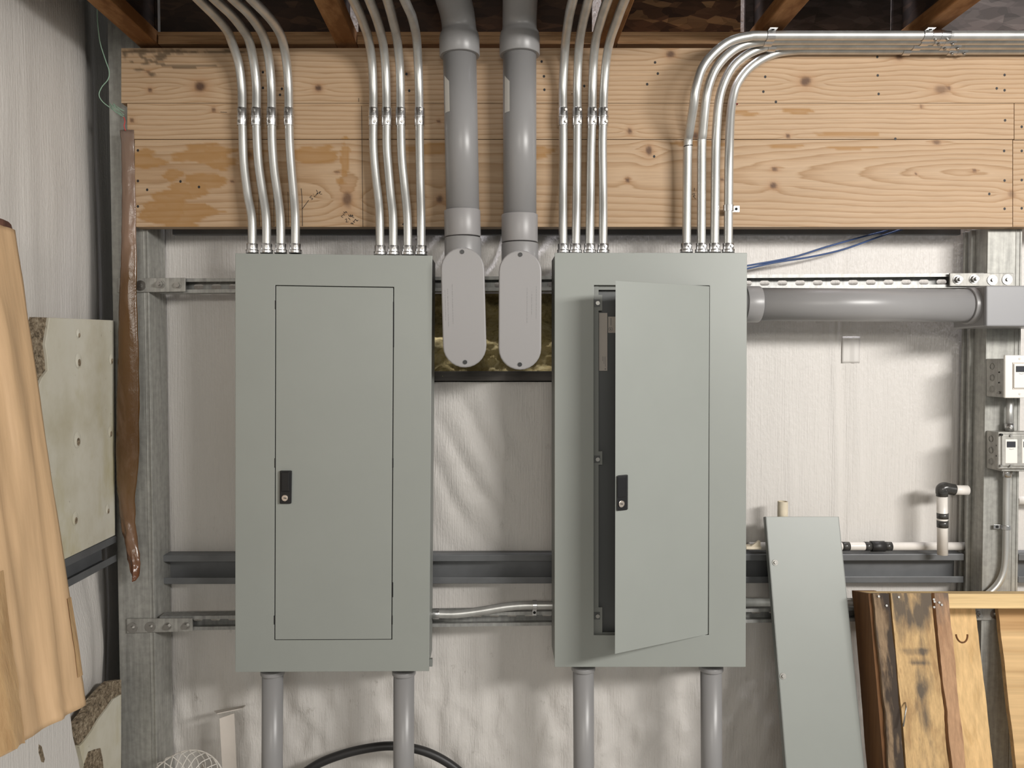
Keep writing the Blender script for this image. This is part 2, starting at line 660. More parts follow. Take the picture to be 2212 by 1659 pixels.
# ------------------------------------------------------------------ room shell
b = MB()
b.box((0.9, 0.0, -0.05), (6.5, 6.0, 0.1))
struct(b.build('floor', M['concrete']))

# outer sheeting behind the insulation
b = MB()
b.box((0.9, 2.66, 1.75), (6.0, 0.02, 3.5))
struct(b.build('wall_outer', M['sheet']))

HX0, HX1 = P(905, 700, D_WALL).x, P(1225, 700, D_WALL).x
HZ0, HZ1 = P(1065, 822, D_WALL).z, P(1065, 634, D_WALL).z
x0w, x1w = P(300, 800, D_WALL).x, 2.45
nx, nz = 340, 260
xs = np.linspace(x0w, x1w, nx)
zs = np.linspace(0.0, 3.4, nz)
X, Z = np.meshgrid(xs, zs, indexing='ij')
Y = np.full_like(X, D_WALL)
Y += 0.009 * vn.fbm(X * 2.2, Z * 1.6, 2) + 0.002 * vn2.fbm(X * 14, Z * 1.2, 3)
# long creases and the taped seam right of the open panel


def px_x(px):
    return P(px, 900, D_WALL).x


def smooth(a, b_, t):
    u = np.clip((t - a) / (b_ - a), 0, 1)
    return u * u * (3 - 2 * u)


for cx, amp, wd_, za, zb in ((1806, -0.006, 0.007, 0.7, 1.75), (1822, 0.005, 0.008, 0.7, 1.75), (1853, -0.004, 0.006, 1.1, 1.6), (1708, -0.003, 0.012, 0.6, 1.3), (1985, -0.003, 0.015, 0.8, 1.6), (1235, -0.006, 0.01, 0.0, 1.3)):
    w_ = smooth(za - 0.1, za + 0.1, Z) * (1 - smooth(zb - 0.1, zb + 0.1, Z))
    c_ = px_x(cx) + 0.006 * np.sin(Z * 7)
    Y += amp * w_ * np.exp(-((X - c_) / wd_) ** 2)
# slack draped folds between the two panels
t_ = np.exp(-((X - P(1040, 1000, D_WALL).x) / 0.14) ** 2) * np.exp(-((Z - P(1040, 1010, D_WALL).z) / 0.22) ** 2)
fold = np.sin((X * 0.82 + Z * 0.55) * 38 + 2.2 * vn3.fbm(X * 5, Z * 5, 2))
Y += t_ * (0.015 * (1 - np.abs(fold)) + 0.006 * vn2.fbm(X * 30, Z * 30, 2) - 0.02)
t2 = np.exp(-((X - P(1065, 560, D_WALL).x) / 0.14) ** 2) * np.exp(-((Z - P(1065, 560, D_WALL).z) / 0.07) ** 2)
Y += t2 * 0.012 * np.sin((X * 1.0 - Z * 0.6) * 90 + 4 * vn3.fbm(X * 9, Z * 9, 2))
# loose wrinkles low on the wall
t3 = 1 - smooth(0.45, 0.75, Z)
Y += t3 * (0.017 * vn2.fbm(X * 24, Z * 11, 4))
WALLY = Y.copy(); WX, WZ = xs.copy(), zs.copy()
grime = (0.25 + 0.75 * (1 - smooth(0.5, 1.1, Z))) * (1 - 0.8 * smooth(0.1, 0.5, X)) + 0.15
b = MB()
vid = np.arange(nx * nz).reshape(nx, nz)
fs = []
for i in range(nx - 1):
    for j in range(nz - 1):
        xc, zc = (xs[i] + xs[i + 1]) / 2, (zs[j] + zs[j + 1]) / 2
        if HX0 < xc < HX1 and HZ0 < zc < HZ1:
            continue
        fs.append([int(vid[i, j]), int(vid[i + 1, j]), int(vid[i + 1, j + 1]), int(vid[i, j + 1])])
b.add(np.stack([X, Y, Z], -1).reshape(-1, 3).tolist(), fs, True)
struct(b.build('wall_back', M['facing'], attrs={'grime': grime.reshape(-1)}))

ny, nz = 240, 200
ys = np.linspace(-2.2, 2.6, ny)
zs = np.linspace(0.0, 3.4, nz)
Yg, Z = np.meshgrid(ys, zs, indexing='ij')
X = np.full_like(Yg, XL) + 0.014 * vn.fbm(Yg * 3 + 9, Z * 1.4, 3) + 0.006 * vn2.fbm(Yg * 22, Z * 1.2, 3)
X -= 0.05 * smooth(2.12, 2.28, Yg)
zg = 1.5 - 0.60
bul = np.exp(-((Z - 0.68) / 0.17) ** 2) * np.exp(-((Yg - 1.92) / 0.26) ** 2)
X += 0.04 * bul + 0.012 * bul * vn3.fbm(Yg * 12, Z * 6, 3)
g2 = 0.15 + 0.5 * (1 - smooth(0.7, 1.0, Z))
b = MB()
vid = np.arange(ny * nz).reshape(ny, nz)
fs = [[int(vid[i + 1, j]), int(vid[i, j]), int(vid[i, j + 1]), int(vid[i + 1, j + 1])] for i in range(ny - 1) for j in range(nz - 1)]
b.add(np.stack([X, Yg, Z], -1).reshape(-1, 3).tolist(), fs, True)
struct(b.build('wall_left', M['facing'], attrs={'grime': g2.reshape(-1)}))

b = MB()
b.box((0.9, -0.15, CAMZ + DZJ + 0.34), (6.0, 4.6, 0.02))
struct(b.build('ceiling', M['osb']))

# ------------------------------------------------------------------ joists, rim, blocking
JW = 0.058
jpx = [316, 747, 1311, 1643, 1969]
jlab = ['wooden joist nearest the white left wall, above the cardboard box side of the beam',
        'wooden joist with a sawn stained end between the two left conduit groups',
        'wooden joist just right of the bent conduits beside the grey plastic pipes',
        'wooden joist ending above the sweep of the four turning conduits',
        'wooden joist above the couplings on the horizontal conduit run, rightmost of the joists']
for i, (jp, lab) in enumerate(zip(jpx, jlab)):
    xc = P(jp, 104, D_BEAM + 0.005).x
    z0 = CAMZ + DZJ
    t = thing('wooden_joist', lab, 'joist', (xc, D_BEAM + 0.02, z0), 'floor joists overhead')
    y0, y1 = -1.6, D_BEAM + 0.045
    b = MB().box((xc, (y0 + y1) / 2, z0 + 0.019), (JW, y1 - y0, 0.038))
    b.build('bottom_flange', M['joist'], t, bevel=0.003)
    b = MB().box((xc, (y0 + y1) / 2, z0 + 0.165), (0.011, y1 - y0, 0.255))
    b.build('web', M['osb'], t)
    b = MB().box((xc, (y0 + y1) / 2, z0 + 0.311), (JW, y1 - y0, 0.038))
    b.build('top_flange', M['joist'], t, bevel=0.003)

D_RIM = D_BEAM + 0.052
segs = [(314, 336), (346, 754), (774, 1279), (1300, 1600), (1611, 1924), (1930, 2420)]
rl = ['dark strand board rim panel in the top left corner beside the first joist',
      'dark rim panel behind the left group of bent conduits',
      'dark strand board rim panel behind the two grey plastic pipes',
      'strand board rim panel with pale chips, right of the third joist',
      'dark rim panel above the horizontal conduits, between the two right joists',
      'dark rim panel in the top right corner beyond the last joist']
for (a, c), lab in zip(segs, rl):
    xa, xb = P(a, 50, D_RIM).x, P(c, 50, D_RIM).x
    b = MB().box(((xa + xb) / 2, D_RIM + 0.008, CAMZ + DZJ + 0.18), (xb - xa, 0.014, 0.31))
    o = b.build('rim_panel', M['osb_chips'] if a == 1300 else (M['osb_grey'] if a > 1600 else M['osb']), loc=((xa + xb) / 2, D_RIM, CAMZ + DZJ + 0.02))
    tag(o, lab, 'board', 'rim panels between the joists')
# ledger strips on top of the beam
js = [P(j, 104, D_BEAM).x for j in jpx]
led = [(js[0] + JW / 2, js[1] - JW / 2), (js[1] + JW / 2, js[2] - JW / 2), (js[2] + JW / 2, js[3] - JW / 2), (js[3] + JW / 2, js[4] - JW / 2), (js[4] + JW / 2, 2.2)]
ll = ['brown ledger strip on the beam behind the left conduit group',
      'brown ledger strip on the beam behind the grey plastic pipes',
      'layered ledger strip on the beam under the pale chipped rim panel',
      'ledger strip mostly hidden by the horizontal conduits, between the right joists',
      'ledger strip behind the conduits at the far right of the beam']
for (xa, xb), lab in zip(led, ll):
    z0 = CAMZ + DZJ
    b = MB()
    for k in range(3):
        b.box(((xa + xb) / 2, D_BEAM + 0.0275 + 0.001 * (k % 2), z0 + 0.0055 + k * 0.011), (xb - xa - 0.002, 0.043, 0.0104))
    o = b.build('ledger_strip', M['rim_wood'], loc=((xa + xb) / 2, D_BEAM + 0.03, z0))
    tag(o, lab, 'board', 'ledger strips under the rim')

# ------------------------------------------------------------------ header beam
KNOTS = [(433, 187, 13, 11, 1), (688, 190, 8, 7, 1), (750, 430, 11, 18, .8), (1740, 176, 12, 11, .9), (2034, 194, 16, 10, .6), (2050, 190, 5, 5, .8), (1448, 117, 10, 8, .9),
         (1402, 325, 7, 10, .9), (1673, 365, 7, 5, .8), (1671, 401, 8, 7, .9), (1360, 283, 5, 6, .9), (950, 430, 8, 9, .9), (285, 260, 5, 4, .9), (324, 194, 5, 5, .9), (462, 237, 5, 5, .8),
         (728, 372, 5, 3, .7), (1702, 294, 5, 4, .9), (1502, 294, 7, 8, .9), (1356, 389, 5, 5, .9), (1942, 124, 9, 6, .8), (2023, 307, 9, 5, .7), (540, 334, 6, 7, .6), (880, 160, 5, 4, .7), (948, 262, 4, 4, .8),
         (1979, 376, 3, 3, .9), (2105, 369, 4, 3, .9), (1560, 388, 4, 4, .8), (2185, 419, 8, 9, .5), (502, 392, 4, 4, .8), (320, 155, 6, 4, .7), (1990, 230, 4, 3, .8)]
STAIN = [(400, 470, 62, 26), (345, 462, 40, 22), (310, 345, 34, 18), (440, 330, 60, 14), (470, 345, 30, 26), (450, 390, 44, 16), (405, 412, 40, 16), (370, 425, 30, 14), (680, 330, 44, 16), (745, 345, 9, 40), (735, 390, 14, 8),
         (370, 380, 22, 10), (545, 335, 30, 8), (1600, 245, 30, 5), (1720, 240, 30, 5), (1500, 310, 60, 5), (1690, 316, 46, 4), (1850, 318, 50, 5), (1850, 290, 70, 4), (940, 320, 50, 10), (1150, 330, 40, 14)]
MOULD = [(330, 112, 60, 8), (345, 124, 18, 14), (300, 150, 10, 4), (330, 160, 12, 5), (318, 135, 14, 5), (400, 112, 50, 4), (270, 120, 8, 14), (480, 112, 40, 4), (285, 133, 6, 4)]


def plank(bm_name, x0, y0, x1, y1, parent, seed, cath=None, mats=None):
    step = 4.0
    nx = max(2, int((x1 - x0) / step)); ny = max(2, int((y1 - y0) / step))
    gx = np.linspace(x0, x1, nx); gy = np.linspace(y0, y1, ny)
    GX, GY = np.meshgrid(gx, gy, indexing='ij')
    pos = np.zeros((nx, ny, 3))
    for i in range(nx):
        for j in range(ny):
            p = P(gx[i], gy[j], D_BEAM)
            pos[i, j] = (p.x, p.y, p.z)
    v_ = VN(seed)
    yy = GY + 9 * v_.fbm(GX / 260, GY / 90, 2) + 2.2 * v_.fbm(GX / 70, GY / 22, 2)
    if cath:
        cx, cy, ex, s0 = cath
        sdist = s0 * np.tanh(np.abs(GX - cx) / ex)
        rr = np.sqrt((yy - cy) ** 2 + sdist ** 2 + 4)
        ringf = rr / 11.5
    else:
        ringf = yy / 10.5
    stain = np.zeros_like(GX); knot = np.zeros_like(GX); halo = np.zeros_like(GX); mould = np.zeros_like(GX)
    for (kx, ky, rx, ry, dk) in KNOTS:
        if ky < y0 - 2 or ky > y1 + 2:
            continue
        q = np.sqrt(((GX - kx) / rx) ** 2 + ((GY - ky) / ry) ** 2) + 0.25 * v_.fbm(GX / 9, GY / 9, 2)
        knot = np.maximum(knot, dk * np.clip((1.2 - q) * 1.6, 0, 1))
        halo = np.maximum(halo, 0.75 * dk * np.exp(-(q / 1.7) ** 2))
        sg = np.sign(GY - ky)
        ringf = ringf + 1.6 * sg * (ry / 12) * np.exp(-((GX - kx) / (rx * 4.0)) ** 2) * np.exp(-(np.abs(GY - ky) / (ry * 2.6)))
    wob = 1.0 * v_.fbm(GX / 55, GY / 12, 4)
    for (sx, sy, rx, ry) in STAIN:
        q = np.sqrt(((GX - sx) / rx) ** 2 + ((GY - sy) / ry) ** 2) + wob
        stain = np.maximum(stain, np.clip((1.12 - q) * 6, 0, 1) * (0.62 + 0.2 * np.clip(q, 0, 1)))
    wob = 1.1 * v_.fbm(GX / 14, GY / 7, 4)
    for (sx, sy, rx, ry) in MOULD:
        q = np.sqrt(((GX - sx) / rx) ** 2 + ((GY - sy) / ry) ** 2) + wob
        mould = np.maximum(mould, np.clip((1.0 - q) * 1.6, 0, 0.75))
    # split running out of the mould on the top plank
    cl = np.abs(GY - (126 + 10 * np.sin((GX - 300) / 40.0) + (GX - 330) * 0.18))
    m2 = np.where((GX > 300) & (GX < 470) & (cl < 3.0), 0.65, 0)
    mould = np.maximum(mould, m2)
    b = MB()
    vid = np.arange(nx * ny).reshape(nx, ny)
    fs = [[int(vid[i, j]), int(vid[i, j + 1]), int(vid[i + 1, j + 1]), int(vid[i + 1, j])] for i in range(nx - 1) for j in range(ny - 1)]
    b.add(pos.reshape(-1, 3).tolist(), fs)
    # sides and back
    A = [Vector(pos[0, 0]), Vector(pos[-1, 0]), Vector(pos[-1, -1]), Vector(pos[0, -1])]
    Bk = [Vector((a.x, D_BEAM + 0.04, a.z)) for a in A]
    n0 = len(b.v)
    b.add(A + Bk, [[0, 1, 5, 4], [1, 2, 6, 5], [2, 3, 7, 6], [3, 0, 4, 7], [7, 6, 5, 4]])
    extra = 8
    nails = [q for q in NAILS if x0 < q[0] < x1 and y0 < q[1] < y1]
    for (qx, qy) in nails:
        c = P(qx, qy, D_BEAM)
        r = 0.0034
        vs = [c + Vector((r * math.cos(a), -0.0004, r * 1.15 * math.sin(a))) for a in [k * math.pi / 4 for k in range(8)]]
        b.add(vs, [list(range(7, -1, -1))], False, 1)
        extra += 8
    pad = lambda arr: np.concatenate([arr.reshape(-1), np.full(extra, float(np.median(arr)))])
    return b.build(bm_name, [M['beam'], M['ink']], parent, attrs={'ring': pad(ringf), 'stain': pad(stain), 'knot': pad(knot), 'halo': pad(halo), 'mould': pad(mould)})


NAILS = [(568, 156), (568, 190), (609, 192), (605, 205), (878, 160), (884, 196), (1170, 133), (1175, 165), (1176, 194), (1421, 159), (1415, 135), (1262, 186), (1398, 182), (1653, 166), (1649, 198), (1676, 220), (1895, 123), (1896, 163), (1898, 203), (2170, 162), (2170, 195), (2153, 191),
         (2171, 260), (2169, 326), (2170, 390), (2170, 451), (2137, 419), (2207, 274), (2207, 326), (2207, 389), (2207, 450), (298, 325), (298, 391), (298, 446), (430, 404), (318, 410), (390, 392), (1934, 300), (1413, 338)]
bt = thing('timber_beam', 'long honey-coloured timber beam of stacked planks across the wall top', 'beam', P(1200, 490, D_BEAM + 0.02))
plank('plank', 262, 104, 2420, 222.5, bt, 11)
plank('plank', 275, 223.5, 2190, 300.5, bt, 12)
plank('plank', 2191.5, 223.5, 2420, 301.5, bt, 13)
plank('plank', 291, 302, 2187, 490, bt, 14, cath=(2080, 375, 420, 62))
plank('plank', 2188.5, 303, 2420, 490, bt, 15)
# inner ply of the beam between the posts
b = MB().box(((P(345, 300, D_POST).x + P(2070, 300, D_POST).x) / 2, D_BEAM + 0.04 + 0.043, (P(1200, 104, D_BEAM).z + P(1200, 489, D_BEAM).z) / 2 + 0.01),
             (P(2070, 300, D_POST).x - P(345, 300, D_POST).x, 0.084, P(1200, 104, D_BEAM).z - P(1200, 489, D_BEAM).z - 0.02))
b.build('inner_ply', M['rim_wood'], bt)


def strokes(name, polys, d, r, m, parent, sm=2):
    b = MB()
    for pl in polys:
        pts = [P(x, y, d) for x, y in pl]
        b.tube(spline(pts, sm) if len(pts) > 2 else pts, r, 6, True)
    return b.build(name, m, parent)


def z3(pts):
    return [(600 + x / 11.06, 390 + y / 11.06) for x, y in pts]


hand = [z3([(815, 362), (768, 402), (838, 432), (800, 460)]), z3([(870, 362), (890, 396)]), z3([(852, 322), (858, 330)]), z3([(905, 375), (930, 320), (962, 300), (940, 330)]), z3([(925, 225), (950, 280), (965, 325)]),
        z3([(985, 300), (1030, 268), (985, 280), (1010, 320), (1060, 322)]),
        z3([(560, 190), (580, 400), (585, 690), (590, 1090)]), z3([(585, 680), (740, 470)]),
        z3([(1565, 820), (1520, 855), (1560, 885)]), z3([(1560, 788), (1597, 832)]), z3([(1573, 745), (1612, 792)]), z3([(1650, 740), (1590, 772)]), z3([(1615, 740), (1662, 775)]),
        z3([(1610, 935), (1645, 915), (1645, 965), (1635, 995), (1690, 985)]), z3([(1688, 893), (1732, 938)]), z3([(1690, 815), (1722, 862), (1740, 808), (1752, 872), (1785, 815), (1790, 878), (1826, 888)]), z3([(1700, 850), (1810, 850)]),
        z3([(1740, 1030), (1765, 1008), (1770, 1042), (1795, 1010), (1802, 1052)]), z3([(1795, 968), (1842, 1008)]), z3([(1820, 990), (1838, 950), (1865, 930), (1892, 968), (1922, 940)]), z3([(1850, 920), (1905, 972)])]
strokes('handwriting', hand[:8], D_BEAM - 0.0004, 0.0007, M['ink'], bt, 3)
strokes('handwritten_sizes', hand[8:], D_BEAM - 0.0004, 0.0007, M['ink'], bt, 3)
lines = [[(781, 229), (784, 490)], [(622, 415), (624, 487)], [(591, 425), (592, 488)], [(559, 420), (560, 487)], [(476, 242), (490, 243)], [(775, 212), (775, 220)],
         [(1234, 203), (1238, 202), (1238, 207), (1243, 211)]]
for l_ in lines:
    strokes('marker_line', [l_], D_BEAM - 0.0004, 0.0006, M['ink'], bt)
strokes('faint_marks', [[(1500, 406), (1500, 412)], [(1495, 420), (1501, 418), (1498, 424), (1503, 430)], [(1497, 425), (1502, 422)]], D_BEAM - 0.0004, 0.0006, M['ink'], bt)

# ------------------------------------------------------------------ steel posts
def post(label, fl, fr, loc_px, side):
    t = thing('steel_post', label, 'post', Vector((P(*loc_px, D_POST).x, D_POST + 0.05, 0)), 'galvanized steel posts')
    # fl, fr: two points (px,py) on the left/right edges of the front face
    def edge(e):
        (xa, ya), (xb, yb) = e
        A, B = P(xa, ya, D_POST), P(xb, yb, D_POST)
        k = (B.x - A.x) / (B.z - A.z)
        f = lambda z: A.x + k * (z - A.z)
        return f
    L, R = edge(fl), edge(fr)
    zt, zb = (3.3 if side > 0 else P(2170, 489, D_POST).z), 0.0
    def bar(u0, u1, d0, d1):
        vs = []
        for z in (zb, zt):
            a = L(z) + (R(z) - L(z)) * u0
            c = L(z) + (R(z) - L(z)) * u1
            vs += [(a, d0, z), (c, d0, z), (c, d1, z), (a, d1, z)]
        return vs
    F6 = [[3, 2, 1, 0], [4, 5, 6, 7], [0, 1, 5, 4], [1, 2, 6, 5], [2, 3, 7, 6], [3, 0, 4, 7]]
    b = MB()
    b.add(bar(0, 1, D_POST, D_POST + 0.004), F6)          # front flange
    b.build('front_flange', M['galv'], t, bevel=0.0015)
    b = MB()
    if side > 0:   # left post shows its right side
        b.add(bar(0.97, 1.0, D_POST + 0.004, D_WALL - 0.012), F6)
        b.add(bar(0.86, 0.885, D_POST - 0.0012, D_POST + 0.001), F6)
        b.add(bar(0.955, 1.005, D_POST - 0.002, D_POST + 0.001), F6)
        b.add(bar(0.0, 0.03, D_POST + 0.004, D_POST + 0.11), F6)
    else:
        b.add(bar(0.0, 0.03, D_POST + 0.004, D_WALL - 0.012), F6)
        b.add(bar(-0.12, 0.0, D_POST + 0.055, D_POST + 0.062), F6)
        b.add(bar(-0.09, 0.0, D_POST + 0.09, D_POST + 0.10), F6)
        b.add(bar(0.82, 0.845, D_POST - 0.0015, D_POST + 0.001), F6)
        b.add(bar(0.94, 1.0, D_POST - 0.002, D_POST + 0.001), F6)
        b.add(bar(0.97, 1.0, D_POST + 0.004, D_POST + 0.11), F6)
    b.build('web', M['galv'], t, bevel=0.001)
    return t


post('galvanized steel post at the left corner with the brown film hanging on it', ((231, 0), (262, 1659)), ((311, 0), (340, 1659)), (300, 1000), 1)
post('galvanized steel post at the right edge carrying the wall control boxes', ((2134, 500), (2121, 1280)), ((2207, 540), (2197, 1280)), (2165, 1000), -1)

# ------------------------------------------------------------------ girts (C channels)
def channel(b, A, Bp, h, depth, lip, th, up=Vector((0, 0, 1)), out=Vector((0, -1, 0))):
    """C channel from A to B; A,B on the front plane at mid height; opening towards out"""
    ax = (Bp - A).normalized()
    def bar(o0, o1, z0, z1):
        vs = []
        for p in (A, Bp):
            for o_, z_ in ((o0, z0), (o1, z0), (o1, z1), (o0, z1)):
                vs.append(p - out * o_ + up * z_)
        b.add(vs, [[0, 1, 2, 3], [7, 6, 5, 4], [0, 4, 5, 1], [1, 5, 6, 2], [2, 6, 7, 3], [3, 7, 4, 0]])
    bar(0, th, h / 2 - lip, h / 2)
    bar(0, th, -h / 2, -h / 2 + lip)
    bar(th, depth, h / 2 - th, h / 2)
    bar(th, depth, -h / 2, -h / 2 + th)
    bar(depth - th, depth, -h / 2 + th, h / 2 - th)


gz = (P(1060, 1197, D_GIRT).z + P(1060, 1259, D_GIRT).z) / 2
gh = P(1060, 1197, D_GIRT).z - P(1060, 1259, D_GIRT).z
b = MB()
channel(b, Vector((P(349, 1240, D_GIRT).x, D_GIRT, gz - 0.004)), Vector((P(2082, 1240, D_GIRT).x, D_GIRT, gz)), gh, 0.05, 0.019, 0.003)
o = b.build('steel_girt', M['girt'], loc=(P(700, 1240, D_GIRT).x, D_GIRT, gz), bevel=0.002)
tag(o, 'dark grey steel channel running low across the back wall behind the panels', 'girt', 'dark steel wall channels')
b = MB()
channel(b, Vector((P(2200, 1240, D_GIRT).x, D_GIRT, gz)), Vector((2.4, D_GIRT, gz)), gh, 0.05, 0.019, 0.003)
o = b.build('steel_girt', M['girt'], loc=(2.0, D_GIRT, gz), bevel=0.002)
tag(o, 'short visible end of dark steel channel right of the right steel post', 'girt', 'dark steel wall channels')
b = MB()
XG = -1.068
pa, pb = PX(250, 1181, XG), PX(137, 1248, XG)
gzl = (pa.z + pb.z) / 2
channel(b, Vector((XG, 2.165, gzl)), Vector((XG, 0.9, gzl)), 0.074, 0.045, 0.02, 0.003, out=Vector((1, 0, 0)))
o = b.build('steel_girt', M['girt'], loc=(XG, 1.8, gzl), bevel=0.002)
tag(o, 'dark steel channel on the left wall under the stained white board', 'girt', 'dark steel wall channels')

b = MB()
b.rect(372, 470, 2076, 507, 2.262, 2.28)  # dark strip added to deepen the beam's shade on the wall
o = b.build('shade_strip', M['girt'], loc=P(1200, 507, 2.27), bevel=0.002)
tag(o, 'dark strip added along the wall top to deepen the shade under the timber beam', 'shade strip')

# ------------------------------------------------------------------ wall cavity: glass wool and sill
nx, nz = 90, 60
xs = np.linspace(HX0 - 0.03, HX1 + 0.03, nx); zs = np.linspace(P(1065, 813, 2.262).z, HZ1 + 0.02, nz)
X, Z = np.meshgrid(xs, zs, indexing='ij')
u = (Z - HZ0) / (HZ1 - HZ0)
Y = 2.262 + 0.03 * smooth(0.0, 0.2, u) + 0.11 * smooth(0.40, 0.75, u) + 0.035 * vn.fbm(X * 26, Z * 26, 4) + 0.03 * vn2.fbm(X * 9, Z * 11, 2)
b = MB()
vid = np.arange(nx * nz).reshape(nx, nz)
fs = [[int(vid[i, j]), int(vid[i + 1, j]), int(vid[i + 1, j + 1]), int(vid[i, j + 1])] for i in range(nx - 1) for j in range(nz - 1)]
b.add(np.stack([X, Y, Z], -1).reshape(-1, 3).tolist(), fs, True)
Y2 = np.full_like(Y, 2.46)
b.add(np.stack([X, Y2, Z], -1).reshape(-1, 3)[[0, (nx - 1) * nz, nx * nz - 1, nz - 1]].tolist(), [[3, 2, 1, 0]])
o = b.build('insulation_batt', M['wool'], loc=((HX0 + HX1) / 2, 2.35, HZ0))
tag(o, 'torn yellow glass wool batt showing in the wall opening behind the plastic fittings', 'insulation')
b = MB()
b.rect(915, 802, 1215, 823, 2.262, 2.36)
o = b.build('sill_strip', plain('dark_sill', (0.075, 0.066, 0.058), 0.6, var=0.3, vscale=20, stretch=(0.4, 1, 3)), loc=P(1065, 819, 2.29), bevel=0.002)
tag(o, 'dark sill strip under the yellow insulation between the panels', 'sill strip')

# ------------------------------------------------------------------ struts and their splice plates
def strut(label, A, B, name='strut_channel', slots=True):
    """slotted channel with the open side to the room; A,B = front mid points"""
    A, B = Vector(A), Vector(B)
    ax = (B - A).normalized()
    Lh = (B - A).length
    h, dep, th, lip = 0.041, 0.041, 0.0026, 0.0095
    b = MB()
    def bar(x0, x1, o0, o1, z0, z1):
        vs = []
        for xx in (x0, x1):
            for o_, z_ in ((o0, z0), (o1, z0), (o1, z1), (o0, z1)):
                vs.append(A + ax * xx + Vector((0, o_, z_)))
        b.add(vs, [[0, 1, 2, 3], [7, 6, 5, 4], [0, 4, 5, 1], [1, 5, 6, 2], [2, 6, 7, 3], [3, 7, 4, 0]])
    bar(0, Lh, 0, th, h / 2 - lip, h / 2)
    bar(0, Lh, 0, th, -h / 2, -h / 2 + lip)
    bar(0, Lh, th, dep, h / 2 - th, h / 2)
    bar(0, Lh, th, dep, -h / 2, -h / 2 + th)
    # curled edges of the lips
    bar(0, Lh, th, 0.008, h / 2 - lip, h / 2 - lip + th)
    bar(0, Lh, th, 0.008, -h / 2 + lip - th, -h / 2 + lip)
    # back with long round-ended slots
    pitch, sl, sh = 0.0508, 0.0286, 0.0143
    bar(0, Lh, dep - th, dep, sh / 2, h / 2 - th)
    bar(0, Lh, dep - th, dep, -h / 2 + th, -sh / 2)
    x = 0.03
    prev = 0
    while x + sl < Lh:
        n = 6
        # web piece between slots, with rounded ends
        def piece(x0, x1, left_round, right_round):
            top, bot = [], []
            pts = []
            r = sh / 2
            if left_round:
                for k in range(n + 1):
                    a = math.pi / 2 - math.pi * k / n
                    pts.append((x0 + r * math.cos(a) - r, r * math.sin(a)))
                pts = pts[::-1]
            else:
                pts = [(x0, -r), (x0, r)]
            q = []
            if right_round:
                for k in range(n + 1):
                    a = math.pi / 2 + math.pi * k / n
                    q.append((x1 + r * math.cos(a) + r, r * math.sin(a)))
            else:
                q = [(x1, r), (x1, -r)]
            # build as strip from left profile to right profile (matching heights)
            if not left_round:
                pts = [(x0, -r + 2 * r * k / n) for k in range(n + 1)]
            if not right_round:
                q = [(x1, r - 2 * r * k / n) for k in range(n + 1)]
            q = q[::-1]
            vs, fs = [], []
            for (px_, pz_), (qx_, qz_) in zip(pts, q):
                vs += [A + ax * px_ + Vector((0, dep - th, pz_)), A + ax * qx_ + Vector((0, dep - th, qz_))]
            for k in range(n):
                fs.append([2 * k, 2 * k + 1, 2 * k + 3, 2 * k + 2])
            b.add(vs, fs)
        piece(prev, x, prev > 0, True)
        prev = x + sl
        x += pitch
    piece(prev, Lh, True, False)
    o = b.build(name, M['strut'], loc=A)
    tag(o, label, 'strut', 'slotted strut channels behind the panels')
    return o


def strut_plate(label, quad, holes, d=D_POST):
    """flat four-hole splice plate with bolts"""
    c = P(sum(q[0] for q in quad) / 4, sum(q[1] for q in quad) / 4, d)
    t = thing('splice_plate', label, 'plate', c, 'four-hole splice plates on the strut ends')
    b = MB().slab(quad, d - 0.007, d - 0.001)
    b.build('plate', M['galv_bright'], t, bevel=0.0012)
    for (hx, hy, kind) in holes:
        p = P(hx, hy, d - 0.007)
        b = MB()
        if kind == 0:      # big washer and screw head
            b.cyl(p, p + Vector((0, -0.0022, 0)), 0.0145, 20)
            b.cyl(p + Vector((0, -0.002, 0)), p + Vector((0, -0.007, 0)), 0.0052, 6, smooth=False)
        elif kind == 1:    # nut with stud end
            b.cyl(p, p + Vector((0, -0.002, 0)), 0.0125, 20)
            b.cyl(p + Vector((0, -0.002, 0)), p + Vector((0, -0.011, 0)), 0.0095, 6, smooth=False)
            b.cyl(p + Vector((0, -0.011, 0)), p + Vector((0, -0.019, 0)), 0.0052, 12)
        else:              # plain hex bolt
            b.cyl(p, p + Vector((0, -0.0018, 0)), 0.011, 18)
            b.cyl(p + Vector((0, -0.002, 0)), p + Vector((0, -0.009, 0)), 0.0078, 6, smooth=False)
        b.build('bolt', M['screw'], t)
    return t


def mid(a, b_):
    return (Vector(a) + Vector(b_)) / 2


strut('upper slotted strut channel running from post to post behind both panels', mid(P(345, 602, D_STRUT), P(345, 633, D_STRUT)), mid(P(2125, 590, D_STRUT), P(2125, 621, D_STRUT)))
strut('lower slotted strut channel running from post to post behind both panels', mid(P(345, 1331, D_STRUT), P(345, 1363, D_STRUT)), mid(P(2125, 1308, D_STRUT), P(2125, 1339, D_STRUT)))
strut_plate('bolted plate at upper left, partly covered by the brown film', [(252, 601), (400, 600), (400, 630), (252, 632)], [(270, 616, 0), (304, 617, 0), (347, 614, 1), (384, 616, 2)])
strut_plate('bolted plate at lower left, on the post below the brown film', [(273, 1337), (415, 1336), (416, 1364), (274, 1368)], [(286, 1356, 0), (325, 1354, 0), (362, 1353, 2), (402, 1352, 2)])
strut_plate('bolted plate at upper right, above the grey junction box', [(2052, 590), (2190, 590), (2190, 618), (2052, 618)], [(2068, 604, 1), (2103, 603, 1), (2143, 605, 0), (2175, 604, 0)])
strut_plate('bolted plate seen through the pallet on the right post', [(2060, 1312), (2200, 1312), (2200, 1340), (2060, 1340)], [(2075, 1326, 1), (2110, 1326, 1), (2150, 1326, 0), (2180, 1326, 0)])


